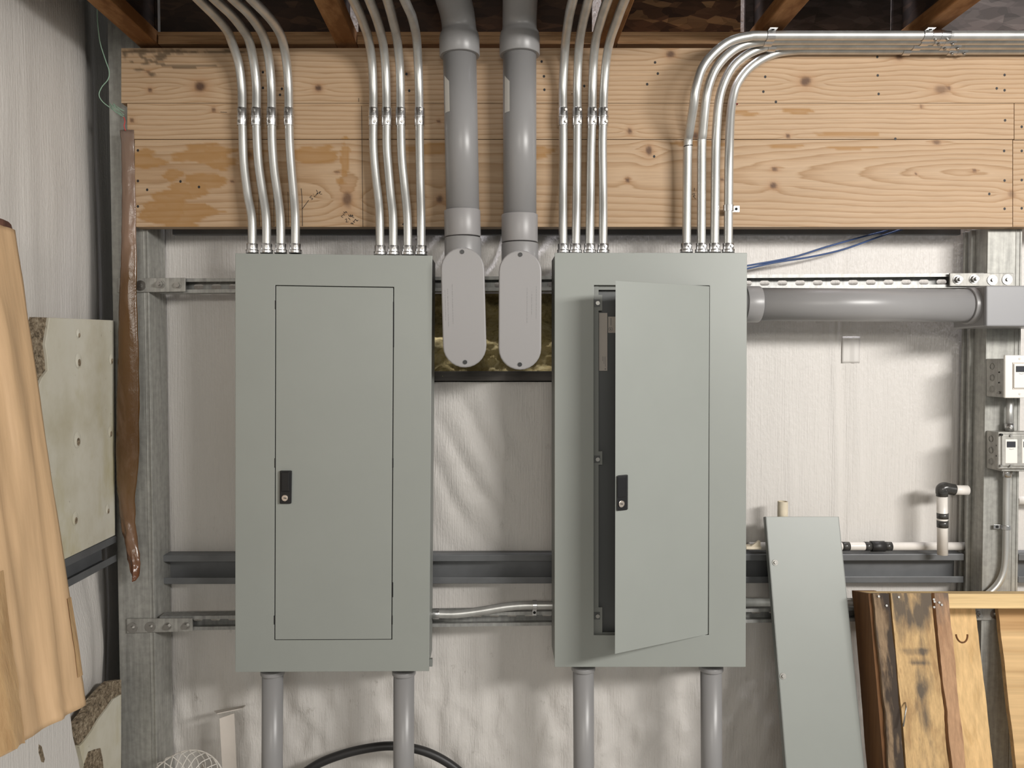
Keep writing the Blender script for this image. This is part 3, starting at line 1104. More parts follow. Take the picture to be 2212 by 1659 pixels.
# ------------------------------------------------------------------ electrical panels
def inset(q, e):
    cx = sum(p[0] for p in q) / 4; cy = sum(p[1] for p in q) / 4
    return [(x + (e if x < cx else -e), y + (e if y < cy else -e)) for x, y in q]


def latch(parent, quad, lockc, fn=None):
    b = MB().slab(quad, D_FACE - 0.009, D_FACE - 0.001)
    if fn: b.xform(fn)
    o = b.build('latch', M['black'], parent, bevel=0.0025, bseg=3)
    x0, y0 = quad[0]; x1, y1 = quad[2]
    b = MB().rect(x0 + 3, y0 + 3, x1 - 3, y0 + (y1 - y0) * 0.63, D_FACE - 0.0115, D_FACE - 0.006)
    if fn: b.xform(fn)
    b.build('latch_lever', M['black'], parent, bevel=0.002)
    p = P(*lockc, D_FACE - 0.009)
    b = MB().cyl(p, p + Vector((0, -0.004, 0)), 0.0083, 20)
    b.cyl(p + Vector((0, -0.004, 0)), p + Vector((0, -0.005, 0)), 0.0074, 20)
    if fn: b.xform(fn)
    b.build('lock_cylinder', M['chrome'], parent, bevel=0.0006)
    b = MB().box(p + Vector((0.0012, -0.0052, 0.0003)), (0.0074, 0.0012, 0.0018), Matrix.Rotation(math.radians(8), 3, 'Y'))
    if fn: b.xform(fn)
    b.build('keyhole', M['dark_hole'], parent)


def panel(label, outer, opening):
    c = P((outer[0][0] + outer[1][0]) / 2, outer[2][1], D_FACE)
    t = thing('electrical_panel', label, 'electrical panel', Vector((c.x, D_FACE + 0.07, c.z)), 'grey electrical panels')
    q = inset(outer, 2.5)
    b = MB().ring(q, inset(q, 2.5), D_FACE + 0.004, D_STRUT - 0.001)
    b.slab(inset(q, 2.4), D_STRUT - 0.004, D_STRUT - 0.001)
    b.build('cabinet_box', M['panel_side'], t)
    b = MB().ring(outer, opening, D_FACE, D_FACE + 0.0035)
    b.build('front_cover', M['panel_paint'], t, bevel=0.0012)
    return t


LO = [(508, 547), (934, 552), (927, 1450), (508, 1452)]
LI = [(594.5, 616), (851, 620), (847, 1382), (592.5, 1383)]
tp = panel('closed grey electrical panel, the left one, with its door shut flush', LO, LI)
door = MB().slab([(596.3, 617.6), (849.2, 621.6), (845.2, 1380.6), (594.4, 1381.6)], D_FACE - 0.0006, D_FACE + 0.003).build('door', M['panel_paint'], tp, bevel=0.0008)
for (x, y0, y1) in ((595.2, 649, 668), (850.0, 652, 750), (594.2, 990, 1010), (848.6, 990, 1010), (592.8, 1330, 1349), (847.0, 1330, 1349), (848.0, 1258, 1290)):
    MB().rect(x - 1.2, y0, x + 1.2, y1, D_FACE - 0.0008, D_FACE + 0.001).build('edge_slot', M['dark_hole'], tp)
latch(door, [(604, 1017), (629.5, 1017), (628.5, 1088.5), (603.5, 1088.5)], (615.7, 1075.5))
b = MB().rect(927, 1424, 934, 1440, D_FACE + 0.01, D_FACE + 0.02)
b.build('cover_clip', M['panel_side'], tp)

RO = [(1198, 546), (1614, 546), (1611, 1441), (1198, 1441)]
RI = [(1283, 616), (1533, 617), (1531, 1372), (1283, 1372)]
tr = panel('grey electrical panel with its door swung open, the right one', RO, RI)
hx = P(1532, 900, D_FACE).x
TH = math.radians(27.0)


def swing(v):
    w = hx - v.x
    dn = D_FACE - v.y        # distance in front of the closed face
    return (hx - w * math.cos(TH) - dn * math.sin(TH), D_FACE - w * math.sin(TH) - dn * math.cos(TH), v.z)


dq = [(1284.5, 617.5), (1531.5, 618.5), (1529.5, 1370.5), (1284.5, 1370.5)]
b = MB().slab(dq, D_FACE - 0.0006, D_FACE + 0.0022).xform(swing)
door = b.build('door', M['panel_paint'], tr, bevel=0.0006)
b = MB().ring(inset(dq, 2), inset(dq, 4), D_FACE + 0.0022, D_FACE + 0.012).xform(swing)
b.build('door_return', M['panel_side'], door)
lp = lambda x, y: (x, y)
latch(door, [(1292, 1011), (1318, 1011), (1318, 1083), (1292, 1083)], (1305, 1069), swing)
# dead front behind the door
b = MB().rect(1275, 608, 1540, 1380, D_FACE + 0.032, D_FACE + 0.034)
df = b.build('dead_front', M['dead_front'], tr)
b = MB()
b.rect(1279, 612, 1293, 1377, D_FACE + 0.012, D_FACE + 0.016)
for (y0, y1) in ((637, 671), (975, 1004), (1312, 1376)):
    b.rect(1279, y0, 1301, y1, D_FACE + 0.0115, D_FACE + 0.016)
b.rect(1279, 612, 1540, 626, D_FACE + 0.014, D_FACE + 0.018)
b.rect(1279, 1366, 1540, 1377, D_FACE + 0.014, D_FACE + 0.018)
tb = b.build('mounting_rail', M['panel_side'], tr)
for y in (655, 992, 1330):
    c = P(1290, y, D_FACE + 0.0115)
    b = MB().box(c + Vector((-0.001, -0.0004, 0)), (0.0165, 0.001, 0.020))
    b.build('screw_recess', M['dead_front'], tr)
    b = MB().cyl(c + Vector((0.001, -0.001, 0)), c + Vector((0.001, -0.005, 0)), 0.0055, 14)
    b.build('screw', M['screw'], tr)
b = MB().rect(1294, 676, 1312, 801, D_FACE + 0.026, D_FACE + 0.0315)
lab = b.build('paper_label', M['dim_label'], df)
b = MB().rect(1313.5, 684, 1330, 719, D_FACE + 0.030, D_FACE + 0.0315)
b.build('paper_label', M['dim_label'], df)
b = MB()
for i in range(3):
    b.rect(1307.5 - i * 3, 770, 1308.2 - i * 3, 792 - i * 6, D_FACE + 0.0255, D_FACE + 0.0265)
b.build('label_print', M['grey_ink'], df)
b = MB()
c = P(1319, 711, D_FACE + 0.0298)
b.tube([c + Vector((0.005 * math.cos(a), 0, 0.005 * math.sin(a))) for a in np.linspace(0, 6.283, 20)], 0.0005, 5, False)
b.cyl(c + Vector((0, 0.0004, 0)), c + Vector((0, -0.0004, 0)), 0.002, 10)
b.rect(1319, 687, 1320.2, 703, D_FACE + 0.0295, D_FACE + 0.0305)
p = P(1307.5, 797, D_FACE + 0.0256)
b.cyl(p, p + Vector((0, -0.0005, 0)), 0.0016, 10)
b.build('label_print', M['grey_ink'], df)

# ------------------------------------------------------------------ EMT conduits
R_EMT = 0.0117
R_B = 0.11
D_V = 2.103


def bend_depth(py, dv=D_V, ztop=DZJ - 0.0185, R=R_B):
    """depth of a point at image row py on a conduit that rises and turns level towards the room"""
    zb = ztop - R
    if py >= PYof(zb, dv):
        return None
    if py > PYof(ztop, dv - R):
        lo, hi = 0.0, math.pi / 2
        for _ in range(40):
            m_ = (lo + hi) / 2
            y = PYof(zb + R * math.sin(m_), dv - R * (1 - math.cos(m_)))
            if y > py: lo = m_
            else: hi = m_
        return dv - R * (1 - math.cos(lo))
    lo, hi = 0.3, dv - R
    for _ in range(50):
        m_ = (lo + hi) / 2
        if PYof(ztop, m_) < py: lo = m_
        else: hi = m_
    return lo


def riser_pts(pts, d_panel=2.088):
    out = []
    for (x, y) in pts:
        bd = bend_depth(y)
        if bd is None:
            t = min(1, max(0, (y - 400) / 100.0))
            d = D_V + (d_panel - D_V) * t
        else:
            d = bd
        out.append(P(x, y, d))
    a, c = out[-2], out[-1]
    out[-1] = Vector((c.x, c.y, CAMZ + DZJ - 0.0185)) if out[-1].y < D_V - R_B else out[-1]
    dirn = (out[-1] - out[-2]); dirn.z = 0
    dirn.normalize()
    out.append(out[-1] + dirn * 0.3)
    out.append(out[-1] + dirn * 1.3)
    return out


def sub_path(path, za, zb):
    return [p for p in path if za <= p.z <= zb]


def connector(parent, p, r=R_EMT):
    """set-screw connector where a conduit enters a box top"""
    b = MB().cyl(p + Vector((0, 0, -0.006)), p + Vector((0, 0, 0.020)), r + 0.003, 18)
    b.cyl(p + Vector((0, 0, -0.006)), p + Vector((0, 0, 0.004)), r + 0.0055, 18)
    o = b.build('connector', M['fitting'], parent, bevel=0.0008)
    q = p + Vector((0.004, -r - 0.002, 0.011))
    MB().cyl(q, q + Vector((0.001, -0.005, 0)), 0.0035, 10).build('set_screw', M['screw'], o)


def coupling(parent, a, b_, r, side):
    ax = (b_ - a).normalized()
    b = MB().cyl(a, b_, r + 0.0022, 20)
    m_ = (a + b_) / 2
    b.cyl(m_ - ax * 0.0015, m_ + ax * 0.0015, r + 0.0034, 20)
    o = b.build('coupling', M['fitting'], parent, bevel=0.0006)
    for k in (0.17, 0.83):
        q = a + (b_ - a) * k + side * (r + 0.001)
        MB().cyl(q, q + side * 0.006, 0.0038, 10).build('set_screw', M['screw'], o)


G1 = [[(545, 543), (544, 472), (535, 422), (526.6, 354), (524, 287), (523, 254), (523, 236), (522, 189), (515, 135), (501, 91), (491, 67), (467, 37), (430, 0)],
      [(576, 543), (575, 472), (567, 415), (558.6, 354), (555, 297), (554, 254), (554, 236), (553.6, 182), (547, 128), (536.7, 84), (520, 57), (498, 30), (466, 0)],
      [(606.6, 543), (605.6, 472), (599, 415), (592, 364), (587.7, 304), (587.2, 254), (587, 236), (586, 182), (580.6, 125), (570, 81), (553.6, 51), (532, 24), (506, 0)],
      [(638, 543), (638, 472), (634.6, 422), (629.5, 364.5), (625.5, 304), (624.3, 254), (624, 236), (623, 182), (618, 128), (609, 84), (594, 54), (572, 27), (545, 0)]]
G2 = [[(821, 547), (820, 472), (817, 429), (811, 378), (806.4, 317), (806.4, 253), (806.2, 236), (806, 189), (803, 128), (795, 81), (785, 51), (775, 25), (763, 0)],
      [(849.6, 547), (849, 472), (844, 422), (839, 364), (835.4, 314), (835.4, 253), (835, 236), (834.4, 189), (832, 135), (827, 91), (817, 51), (808, 25), (798, 0)],
      [(881, 547), (880, 472), (874, 405), (868.5, 348), (866.5, 304), (865.5, 253), (865.3, 236), (865, 189), (863, 135), (857, 81), (847, 37), (842, 18), (837, 0)],
      [(910, 547), (909.7, 472), (908, 405), (906.7, 337.6), (906, 297), (906, 253), (905.7, 236), (905, 189), (903, 135), (899.6, 81), (891, 40), (883, 20), (874, 0)]]
G3 = [[(1216.6, 543), (1216, 472), (1216, 405), (1216.6, 337.6), (1216.6, 287), (1216, 253), (1216, 236), (1216, 189), (1219, 128), (1222, 88), (1228, 44), (1232, 22), (1237.5, 0)],
      [(1243.6, 543), (1245, 472), (1246, 405), (1246.7, 331), (1247, 290), (1247, 253), (1247, 236), (1247, 189), (1249, 128), (1252.7, 84), (1261, 40), (1266, 20), (1271, 0)],
      [(1273.7, 543), (1274.7, 472), (1275.7, 405), (1277, 321), (1278, 290), (1279, 253), (1279.3, 236), (1280, 189), (1282.5, 128), (1288, 81), (1300, 37), (1306, 18), (1312.5, 0)],
      [(1302.7, 543), (1303, 472), (1302.7, 405), (1301.7, 321), (1302, 290), (1303, 253), (1303.5, 236), (1305, 189), (1310, 128), (1318.6, 84), (1334, 40), (1341, 20), (1349, 0)]]
ORD = ['leftmost', 'second', 'third', 'rightmost']
GRP = [(G1, 'steel conduit over the left half of the closed panel', 'conduits over the closed panel, left group'),
       (G2, 'steel conduit over the right half of the closed panel', 'conduits over the closed panel, right group'),
       (G3, 'bent steel conduit over the open panel\'s left end', 'conduits over the open panel, left group')]
for gi, (G, txt, grp) in enumerate(GRP):
    for i, pts in enumerate(G):
        w = riser_pts(pts)
        base = w[0]
        t = thing('metal_conduit', '%s of four: %s' % (ORD[i] + (' from left' if i in (1, 2) else ''), txt), 'conduit', base, grp)
        cz = w[5]
        lower = spline(w[:6], 8)
        upper = spline(w[5:], 8)
        MB().tube(lower, R_EMT, 20).build('lower_tube', M['emt'], t)
        MB().tube(upper, R_EMT, 20).build('upper_tube', M['emt'], t)
        ca, cb = P(pts[5][0], 272, D_V), P(pts[5][0], 234, D_V)
        sx = 0.35 if gi == 1 else (-0.2 if gi == 0 else 0.4)
        coupling(t, ca, cb, R_EMT, Vector((sx, -1, 0)).normalized())
        connector(t, base)
        if gi == 1 and i == 2:
            MB().cyl(P(878.6, 484, D_V - .008), P(878.6, 485.4, D_V - .008), R_EMT + 0.0006, 20).build('black_mark', M['ink'], t)
        if gi == 0 and i == 1:
            MB().cyl(P(566, 406, D_V), P(566, 407.2, D_V), R_EMT + 0.0004, 20).build('black_mark', M['ink'], t)

G4 = [[(1482.7, 542), (1484, 422), (1486, 314), (1489.5, 283.5), (1498, 229.5), (1503, 192), (1516.5, 148.5), (1542, 115), (1575.5, 90), (1616, 79), (1663, 77), (1940, 77), (2230, 77), (2500, 77)],
      [(1515, 542), (1515.5, 422), (1516, 314), (1518, 287), (1525, 216), (1533, 179), (1548.5, 145), (1575.5, 115), (1609, 96), (1656.5, 88.5), (1700, 87), (1940, 87), (2230, 87), (2500, 87)],
      [(1543.5, 542), (1545, 422), (1546, 337.6), (1548.5, 270), (1553.6, 216), (1564, 179), (1582, 145), (1606, 123), (1636, 107), (1670, 99), (1738, 97), (1940, 97), (2230, 97), (2500, 97)],
      [(1573, 542), (1574, 422), (1575, 337.6), (1578, 253), (1584, 209), (1594, 179), (1616, 150), (1646.4, 128), (1680, 114), (1721, 108.5), (1760, 108), (1940, 108), (2230, 108), (2500, 108)]]
D4 = [2.018, 2.047, 2.079, 2.112]
L4 = ['outermost and topmost of four conduits sweeping from the open panel to the right',
      'second from the top of four conduits sweeping from the open panel to the right',
      'third from the top of four conduits sweeping from the open panel to the right',
      'innermost and lowest of four conduits sweeping from the open panel to the right']
COUP = [(2010, 2050), (2016, 2062), (2030, 2072), (2046, 2086)]
for i, pts in enumerate(G4):
    w = []
    for (x, y) in pts:
        k = min(1, max(0, (340 - y) / 150.0)); k = k * k * (3 - 2 * k)
        w.append(P(x, y, 2.088 + (D4[i] - 2.088) * k))
    t = thing('metal_conduit', L4[i], 'conduit', w[0], 'conduits sweeping right from the open panel')
    path = spline(w, 10)
    cx = P(sum(COUP[i]) / 2, pts[-3][1], D4[i]).x
    A_ = [p for p in path if p.x < cx or p.z < CAMZ + 0.6]
    B_ = [p for p in path if p.x >= cx]
    MB().tube(A_ + B_[:1], R_EMT, 20).build('swept_tube', M['emt'], t)
    MB().tube(A_[-1:] + B_, R_EMT, 20).build('straight_tube', M['emt'], t)
    connector(t, w[0])
    ca, cb = P(COUP[i][0], pts[-3][1], D4[i]), P(COUP[i][1], pts[-3][1], D4[i])
    coupling(t, ca, cb, R_EMT, Vector((0, -0.55, -1)).normalized())
    if i == 3:
        MB().cyl(P(1584.3, 226.6, D4[3]), P(1584.6, 228, D4[3]), R_EMT + 0.0004, 20).build('red_mark', M['red_ink'], t)
    if i == 0:
        MB().cyl(P(1486.5, 315, 2.08), P(1486.6, 316.2, 2.08), R_EMT + 0.0004, 20).build('black_mark', M['ink'], t)


def strap(label, c, axis, r, out, tabdir, width=0.021, grp='one-hole conduit straps'):
    """one-hole strap: band over a conduit plus a flat tab with a hole"""
    axis, out, tabdir = Vector(axis).normalized(), Vector(out).normalized(), Vector(tabdir).normalized()
    t = thing('conduit_strap', label, 'strap', c, grp)
    other = axis.cross(out).normalized()
    b = MB()
    n = 18
    vs, fs = [], []
    for k in range(n + 1):
        a = math.radians(-115 + 230 * k / n)
        for rr in (r + 0.0006, r + 0.0024):
            for s_ in (-1, 1):
                vs.append(c + (out * math.cos(a) + other * math.sin(a)) * rr + axis * (width / 2 * s_))
    for k in range(n):
        i0, i1 = 4 * k, 4 * (k + 1)
        fs += [[i0, i0 + 1, i1 + 1, i1], [i0 + 3, i0 + 2, i1 + 2, i1 + 3], [i0 + 2, i0, i1, i1 + 2], [i0 + 1, i0 + 3, i1 + 3, i1 + 1]]
    fs += [[0, 2, 3, 1], [4 * n + 1, 4 * n + 3, 4 * n + 2, 4 * n]]
    b.add(vs, fs, False)
    b.build('band', M['fitting'], t, bevel=0.0005)
    tc = c + tabdir * (r + 0.010) - out * (r - 0.002)
    rot = Matrix((tabdir, axis, out)).transposed()
    b = MB().box(tc, (0.022, width, 0.002), rot)
    b.build('tab', M['fitting'], t, bevel=0.0006)
    hc = tc + out * 0.0011 + tabdir * 0.002
    MB().cyl(hc, hc + out * 0.0006, 0.0042, 14).build('screw_hole', M['dark_hole'], t)
    return t


dn = (0, -0.6, -1)
for i, px in enumerate((1664, 1658, 1666)):
    y = [77, 88.5, 99.5][i]
    strap('%s strap of the row holding the swept conduits just past their bend' % ('topmost', 'middle', 'lowest')[i], P(px, y, D4[i]), (1, 0, 0), R_EMT, dn, (0, -1, 0.05) if i == 0 else (0, 1, 0.0))
for i, px in enumerate((2001, 1996, 1979, 1957)):
    strap('%s of the straps beside the couplings at upper right' % ('topmost', 'second from top', 'third from top', 'lowest')[i], P(px, [77, 87, 97, 108][i], D4[i]), (1, 0, 0), R_EMT, dn, (0, -1, 0.05) if i == 0 else (0, 1, 0.0))
strap('strap on the innermost swept conduit low on the timber beam', P(1573.7, 450, 2.09), (0, 0, 1), R_EMT, (0, -1, 0), (1, 0, 0), 0.017)

# ------------------------------------------------------------------ grey plastic risers
R_P = 0.0445


def riser(label, xs_, ytop_bell, yc0, yc1, tiltx, sticker):
    """xs_: pipe centre at the coupling and at the bell"""
    (xa, ya), (xb, yb) = xs_
    A, B = P(xa, ya, 2.082), P(xb, yb, 2.075)
    t = thing('plastic_conduit', label, 'conduit pipe', A, 'grey plastic riser pipes')
    MB().tube([A, B], R_P, 40).build('pipe', M['pvc'], t)
    ax = (B - A).normalized()
    c0 = P(xa - 0.5, yc0, 2.083); c1 = c0 + ax * ((P(xa, yc1, 2.083) - P(xa, yc0, 2.083)).length)
    MB().tube([c0, c1], 0.0488, 40).build('coupling', M['pvc_cover'], t, bevel=0.002)
    # bell and elbow turning up towards the room
    bl = P(xb, ytop_bell, 2.072)
    dirn = Vector((tiltx, -1.0, 0.62)).normalized()
    pts = [bl, bl + ax * 0.002, bl + ax * 0.045, bl + ax * 0.058, bl + ax * 0.066]
    rs = [0.052, 0.0535, 0.0535, 0.051, 0.0465]
    p = bl + ax * 0.066
    cur = ax.copy()
    for k in range(1, 9):
        cur = ax.lerp(dirn, k / 8).normalized()
        p = p + cur * 0.009
        pts.append(p.copy()); rs.append(R_P + 0.001)
    pts += [p + cur * 0.3]
    rs += [R_P + 0.001]
    MB().tube(pts, rs, 40).build('elbow', M['pvc'], t)
    # paper sticker wrapped on the left of the pipe
    px0, py0, py1 = sticker
    b = MB()
    vs, fs = [], []
    n = 6
    a0, a1 = math.radians(206), math.radians(232)
    zc0, zc1 = P(xa, py1, 2.08).z, P(xa, py0, 2.08).z
    for k in range(n + 1):
        a = a0 + (a1 - a0) * k / n
        for z in (zc0 + 0.018 * (1 - k / n) * 0, zc1 - 0.02 * k / n):
            f = (z - A.z) / (B.z - A.z)
            cpt = A + (B - A) * f
            vs.append(cpt + Vector((math.cos(a), math.sin(a), 0)) * (R_P + 0.0006))
    # a shape slanting at both ends
    for k in range(n):
        fs.append([2 * k, 2 * k + 2, 2 * k + 3, 2 * k + 1])
    b.add(vs, fs, True)
    b.build('sticker', M['sticker'], t)
    return t


riser('grey plastic riser pipe nearer the closed panel, with a leaning elbow', ((1000, 470), (993, 120)), 122, 512, 455, -0.28, (962, 170, 250))
riser('grey plastic riser pipe nearer the open panel, straight up', ((1123, 470), (1122.5, 120)), 120, 524, 464, 0.0, (1088, 170, 250))


def conduit_body(label, cap_quad_c, top, bot, halfw, tilt, hub, tx):
    """stadium shaped access fitting with a screwed cover; positions in image rows at the cover depth"""
    d0 = 1.998
    (xt, yt), (xb, yb) = top, bot
    A, B = P(xt, yt, d0), P(xb, yb, d0)       # top and bottom extreme points of the cover
    ax = (B - A).normalized()
    hw = halfw
    ca, cb = A + ax * hw, B - ax * hw
    side = Vector((1, 0, 0)) - ax * ax.x
    side.normalize()
    t = thing('conduit_fitting', label, 'conduit body', Vector((B.x, d0 + 0.06, B.z)), 'grey plastic conduit bodies')

    def stadium(r, y, n=14):
        pts = []
        for k in range(n + 1):
            a = math.pi * k / n
            pts.append(ca + side * (r * math.cos(a)) - ax * (r * math.sin(a)) + Vector((0, y, 0)))
        for k in range(n + 1):
            a = math.pi * k / n
            pts.append(cb - side * (r * math.cos(a)) + ax * (r * math.sin(a)) + Vector((0, y, 0)))
        return pts[::-1]
    b = MB()
    b.prism(stadium(hw, 0.0), stadium(hw, 0.010))
    cov = b.build('cover_plate', M['pvc_cover'], t, bevel=0.0035, bseg=3)
    b = MB()
    b.prism(stadium(hw - 0.005, 0.010), stadium(hw - 0.007, 0.115))
    b.build('body', M['pvc'], t, bevel=0.003)
    hx_, hy0, hy1 = hub
    h0, h1 = P(hx_, hy1, 2.082), P(hx_, hy0, 2.082)
    MB().tube([h0, h1], 0.0495, 40).build('hub', M['pvc'], t, bevel=0.003)
    for q in (A + ax * 0.012, B - ax * 0.014):
        MB().cyl(q + Vector((0, 0.0005, 0)), q + Vector((0, -0.002, 0)), 0.0056, 18).build('screw', M['black'], cov)
    # faint moulded rows of tiny text, unreadable
    b = MB()
    m_ = (A + B) / 2
    for row, (ox, l0, l1) in enumerate(tx):
        z = l0
        rr = random.Random(row + int(xt))
        while z < l1:
            ln = rr.uniform(0.002, 0.006)
            c = m_ + side * ox - ax * z
            b.box(c + Vector((0, -0.0001, 0)), (0.0012, 0.0006, ln))
            z += ln + rr.uniform(0.0012, 0.003)
    b.build('moulded_marking', M['pvc_mark'], cov)
    return t


conduit_body('grey plastic conduit body nearer the closed panel, hanging slightly tilted', None, (998, 534), (1005, 794), 0.0565, 0, (1000, 514, 590), [(-0.028, -0.04, 0.06), (-0.04, -0.045, 0.05), (-0.047, -0.03, 0.05)])
conduit_body('grey plastic conduit body nearer the open panel, hanging straight', None, (1124, 540), (1123, 799), 0.0555, 0, (1123, 526, 600), [(0.018, -0.03, 0.06), (0.03, -0.01, 0.05), (0.042, -0.02, 0.06)])

# ------------------------------------------------------------------ horizontal pipe and junction box at right
A, B = P(1600, 657, 2.085), P(2100, 660.5, 2.085)
t = thing('plastic_conduit', 'horizontal grey plastic pipe from the open panel to the junction box', 'conduit pipe', A)
MB().tube([A, B], R_P, 40).build('pipe', M['pvc'], t)
MB().tube([P(1606, 657, 2.085), P(1639, 657.5, 2.085)], 0.049, 40).build('coupling', M['pvc'], t, bevel=0.002)
MB().tube([P(2086, 660.5, 2.085), P(2124, 660.5, 2.085)], 0.0495, 40).build('adapter', M['pvc'], t, bevel=0.002)
t = thing('junction_box', 'square grey plastic junction box at the right edge below the splice plate', 'junction box', P(2170, 705, 2.08))
b = MB().rect(2131, 617, 2330, 705, 2.018, 2.030)
b.build('lid', M['pvc_box'], t, bevel=0.004, bseg=3)
b = MB()
q = [P(2127, 617, 2.03), P(2330, 617, 2.03), P(2330, 706, 2.03), P(2127, 706, 2.03)]
b.prism(q, [Vector((p.x, D_POST - 0.003, p.z)) for p in q])
b.build('box', M['pvc'], t, bevel=0.004)
c = P(2116, 659, 2.05)
b = MB().box(c, (0.016, 0.014, 0.016))
b.build('mounting_lug', M['pvc_box'], t, bevel=0.003)
MB().cyl(c + Vector((0.002, -0.007, 0)), c + Vector((0.002, -0.0085, 0)), 0.003, 12).build('screw', M['dark_hole'], t)

# ------------------------------------------------------------------ pipes below the panels
R2 = 0.0288
for (xa, xb, y0, lab) in ((589, 588, 1446, 'grey plastic pipe dropping from the closed panel, left of its two'), (872.5, 872, 1446, 'grey plastic pipe dropping from the closed panel, right of its two'),
                          (1260, 1261, 1437, 'grey plastic pipe dropping from the open panel, left of its two'), (1536, 1537, 1437, 'grey plastic pipe dropping from the open panel, right of its two')):
    top = P(xa, y0, 2.098)
    low = P(xb, 1659, 2.098)
    k = (low - top)
    bot = top + k * ((top.z - 0.0) / (top.z - low.z))
    t = thing('plastic_conduit', lab, 'conduit pipe', bot, 'grey plastic pipes below the panels')
    MB().tube([bot, top + Vector((0, 0, 0.001))], R2, 32).build('pipe', M['pvc'], t)
    MB().tube([top + Vector((0, 0, -0.014)), top + Vector((0, 0, 0.0))], 0.033, 32).build('adapter', M['pvc'], t, bevel=0.003)

# ------------------------------------------------------------------ horizontal steel conduits by the lower strut
pts = [P(915, 1326, 2.158), P(942, 1326, 2.158), P(985, 1326, 2.158), P(1030, 1321, 2.158), P(1090, 1311.5, 2.158), P(1128, 1308, 2.158), P(1160, 1307.5, 2.158), P(1230, 1307.5, 2.158)]
t = thing('metal_conduit', 'kinked steel conduit lying level between the two panels', 'conduit', pts[0])
MB().tube(spline(pts, 8), R_EMT, 20).build('tube', M['emt'], t)
a, c = P(935, 1326, 2.158), P(949, 1326, 2.158)
MB().cyl(a, c, R_EMT + 0.003, 18).build('connector', M['fitting'], t, bevel=0.0006)
strap('strap on the kinked conduit between the panels', P(1155, 1307.5, 2.158), (1, 0, 0), R_EMT, (0, -1, 0), (0, 0, -1), 0.012)
t = tag(MB().tube([P(1580, 1301, 2.160), P(2084, 1301, 2.160)], R_EMT, 20).build('metal_conduit', M['emt'], loc=P(1600, 1301, 2.15)), 'level steel conduit running from the open panel behind the leaning cover', 'conduit')

# ------------------------------------------------------------------ control boxes on the right post
def control_box(label, boxq, coverq, d_cov, plate_mat, devices, loc):
    t = thing('control_box', label, 'switch box', loc, 'control boxes on the right post')
    (bx0, by0, bx1, by1) = boxq
    b = MB()
    q = [P(bx0, by0, D_POST), P(bx1, by0, D_POST), P(bx1, by1, D_POST), P(bx0, by1, D_POST)]
    fr = [Vector((p.x, d_cov + 0.010, p.z)) for p in q]
    b.prism(fr, q)
    bo = b.build('back_box', M['galv_bright'], t, bevel=0.002)
    # knock-out rings on the visible side
    b = MB()
    for k in range(3):
        zz = q[0].z + (q[3].z - q[0].z) * (0.2 + 0.3 * k)
        c = Vector((q[0].x, (D_POST + d_cov + 0.01) / 2 + 0.012, zz))
        b.tube([c + Vector((-0.0004, 0.0085 * math.cos(a), 0.0085 * math.sin(a))) for a in np.linspace(0, 6.283, 22)], 0.0008, 6, False)
    b.build('knockouts', M['galv'], bo)
    b = MB()
    for k in (0.35, 0.62):
        zz = q[0].z + (q[3].z - q[0].z) * k
        c = Vector((q[0].x, d_cov + 0.03, zz))
        b.cyl(c, c + Vector((-0.0005, 0, 0)), 0.0022, 10)
    b.build('side_holes', M['dark_hole'], bo)
    b = MB().slab(coverq, d_cov, d_cov + 0.008)
    cv = b.build('cover_plate', plate_mat, t, bevel=0.003, bseg=3)
    for (x0, y0, x1, y1) in devices:
        b = MB().rect(x0, y0, x1, y1, d_cov - 0.005, d_cov + 0.001)
        b.build('sensor_switch', M['white_plastic'], t, bevel=0.0012)
        w_ = x1 - x0; h_ = y1 - y0
        b = MB().rect(x0 + w_ * 0.14, y0 + h_ * 0.09, x1 - w_ * 0.14, y0 + h_ * 0.34, d_cov - 0.0065, d_cov - 0.003)
        b.build('lens', M['window_dark'], t, bevel=0.001)
        b = MB()
        cxm = (x0 + x1) / 2
        b.tube([P(cxm - 5, y0 + h_ * 0.40, d_cov - 0.0052), P(cxm, y0 + h_ * 0.43, d_cov - 0.0052), P(cxm + 5, y0 + h_ * 0.40, d_cov - 0.0052)], 0.0005, 5)
        b.build('led_slit', M['grey_ink'], t)
    return t, cv


t, cv = control_box('upper switch box on the right post, with a plain white square plate', (2130, 775, 2222, 856), [(2171, 767), (2272, 767), (2272, 860), (2171, 860)], 2.085, M['white_plastic'], [(2191, 786, 2222, 838)], P(2170, 815, D_POST))
b = MB().ring([(2188, 783), (2225, 783), (2225, 841), (2188, 841)], [(2190, 785), (2223, 785), (2223, 839), (2190, 839)], 2.0835, 2.086)
b.build('frame_line', M['dim_label'], t)
for y in (775, 851):
    c = P(2203, y, 2.085); MB().cyl(c, c + Vector((0, -0.0012, 0)), 0.003, 10).build('screw', M['sticker'], t)
p = P(2156, 849, 2.10)
MB().cyl(Vector((P(2130, 849, D_POST).x, 2.115, p.z)), Vector((P(2130, 849, D_POST).x - 0.006, 2.112, p.z)), 0.004, 8).build('screw', M['screw'], t)
t, cv = control_box('lower switch box on the right post, with a grey weatherproof cover and two switches', (2130, 930, 2250, 1011), [(2156, 933), (2290, 933), (2290, 1013), (2156, 1013)], 2.095, M['galv_bright'], [(2172, 949, 2198, 1001), (2208, 949, 2234, 1001)], P(2170, 970, D_POST))
b = MB().rect(2164, 938, 2282, 1008, 2.091, 2.097)
b.build('raised_field', M['galv_bright'], t, bevel=0.004, bseg=3)
for (x, y) in ((2163, 939), (2183, 941), (2163, 1006), (2183, 1006)):
    c = P(x, y, 2.09); MB().cyl(c + Vector((0, 0.004, 0)), c + Vector((0, -0.003, 0)), 0.0032, 10).build('screw', M['dark_hole'] if (x, y) == (2163, 939) else M['screw'], t)
R_S = 0.009
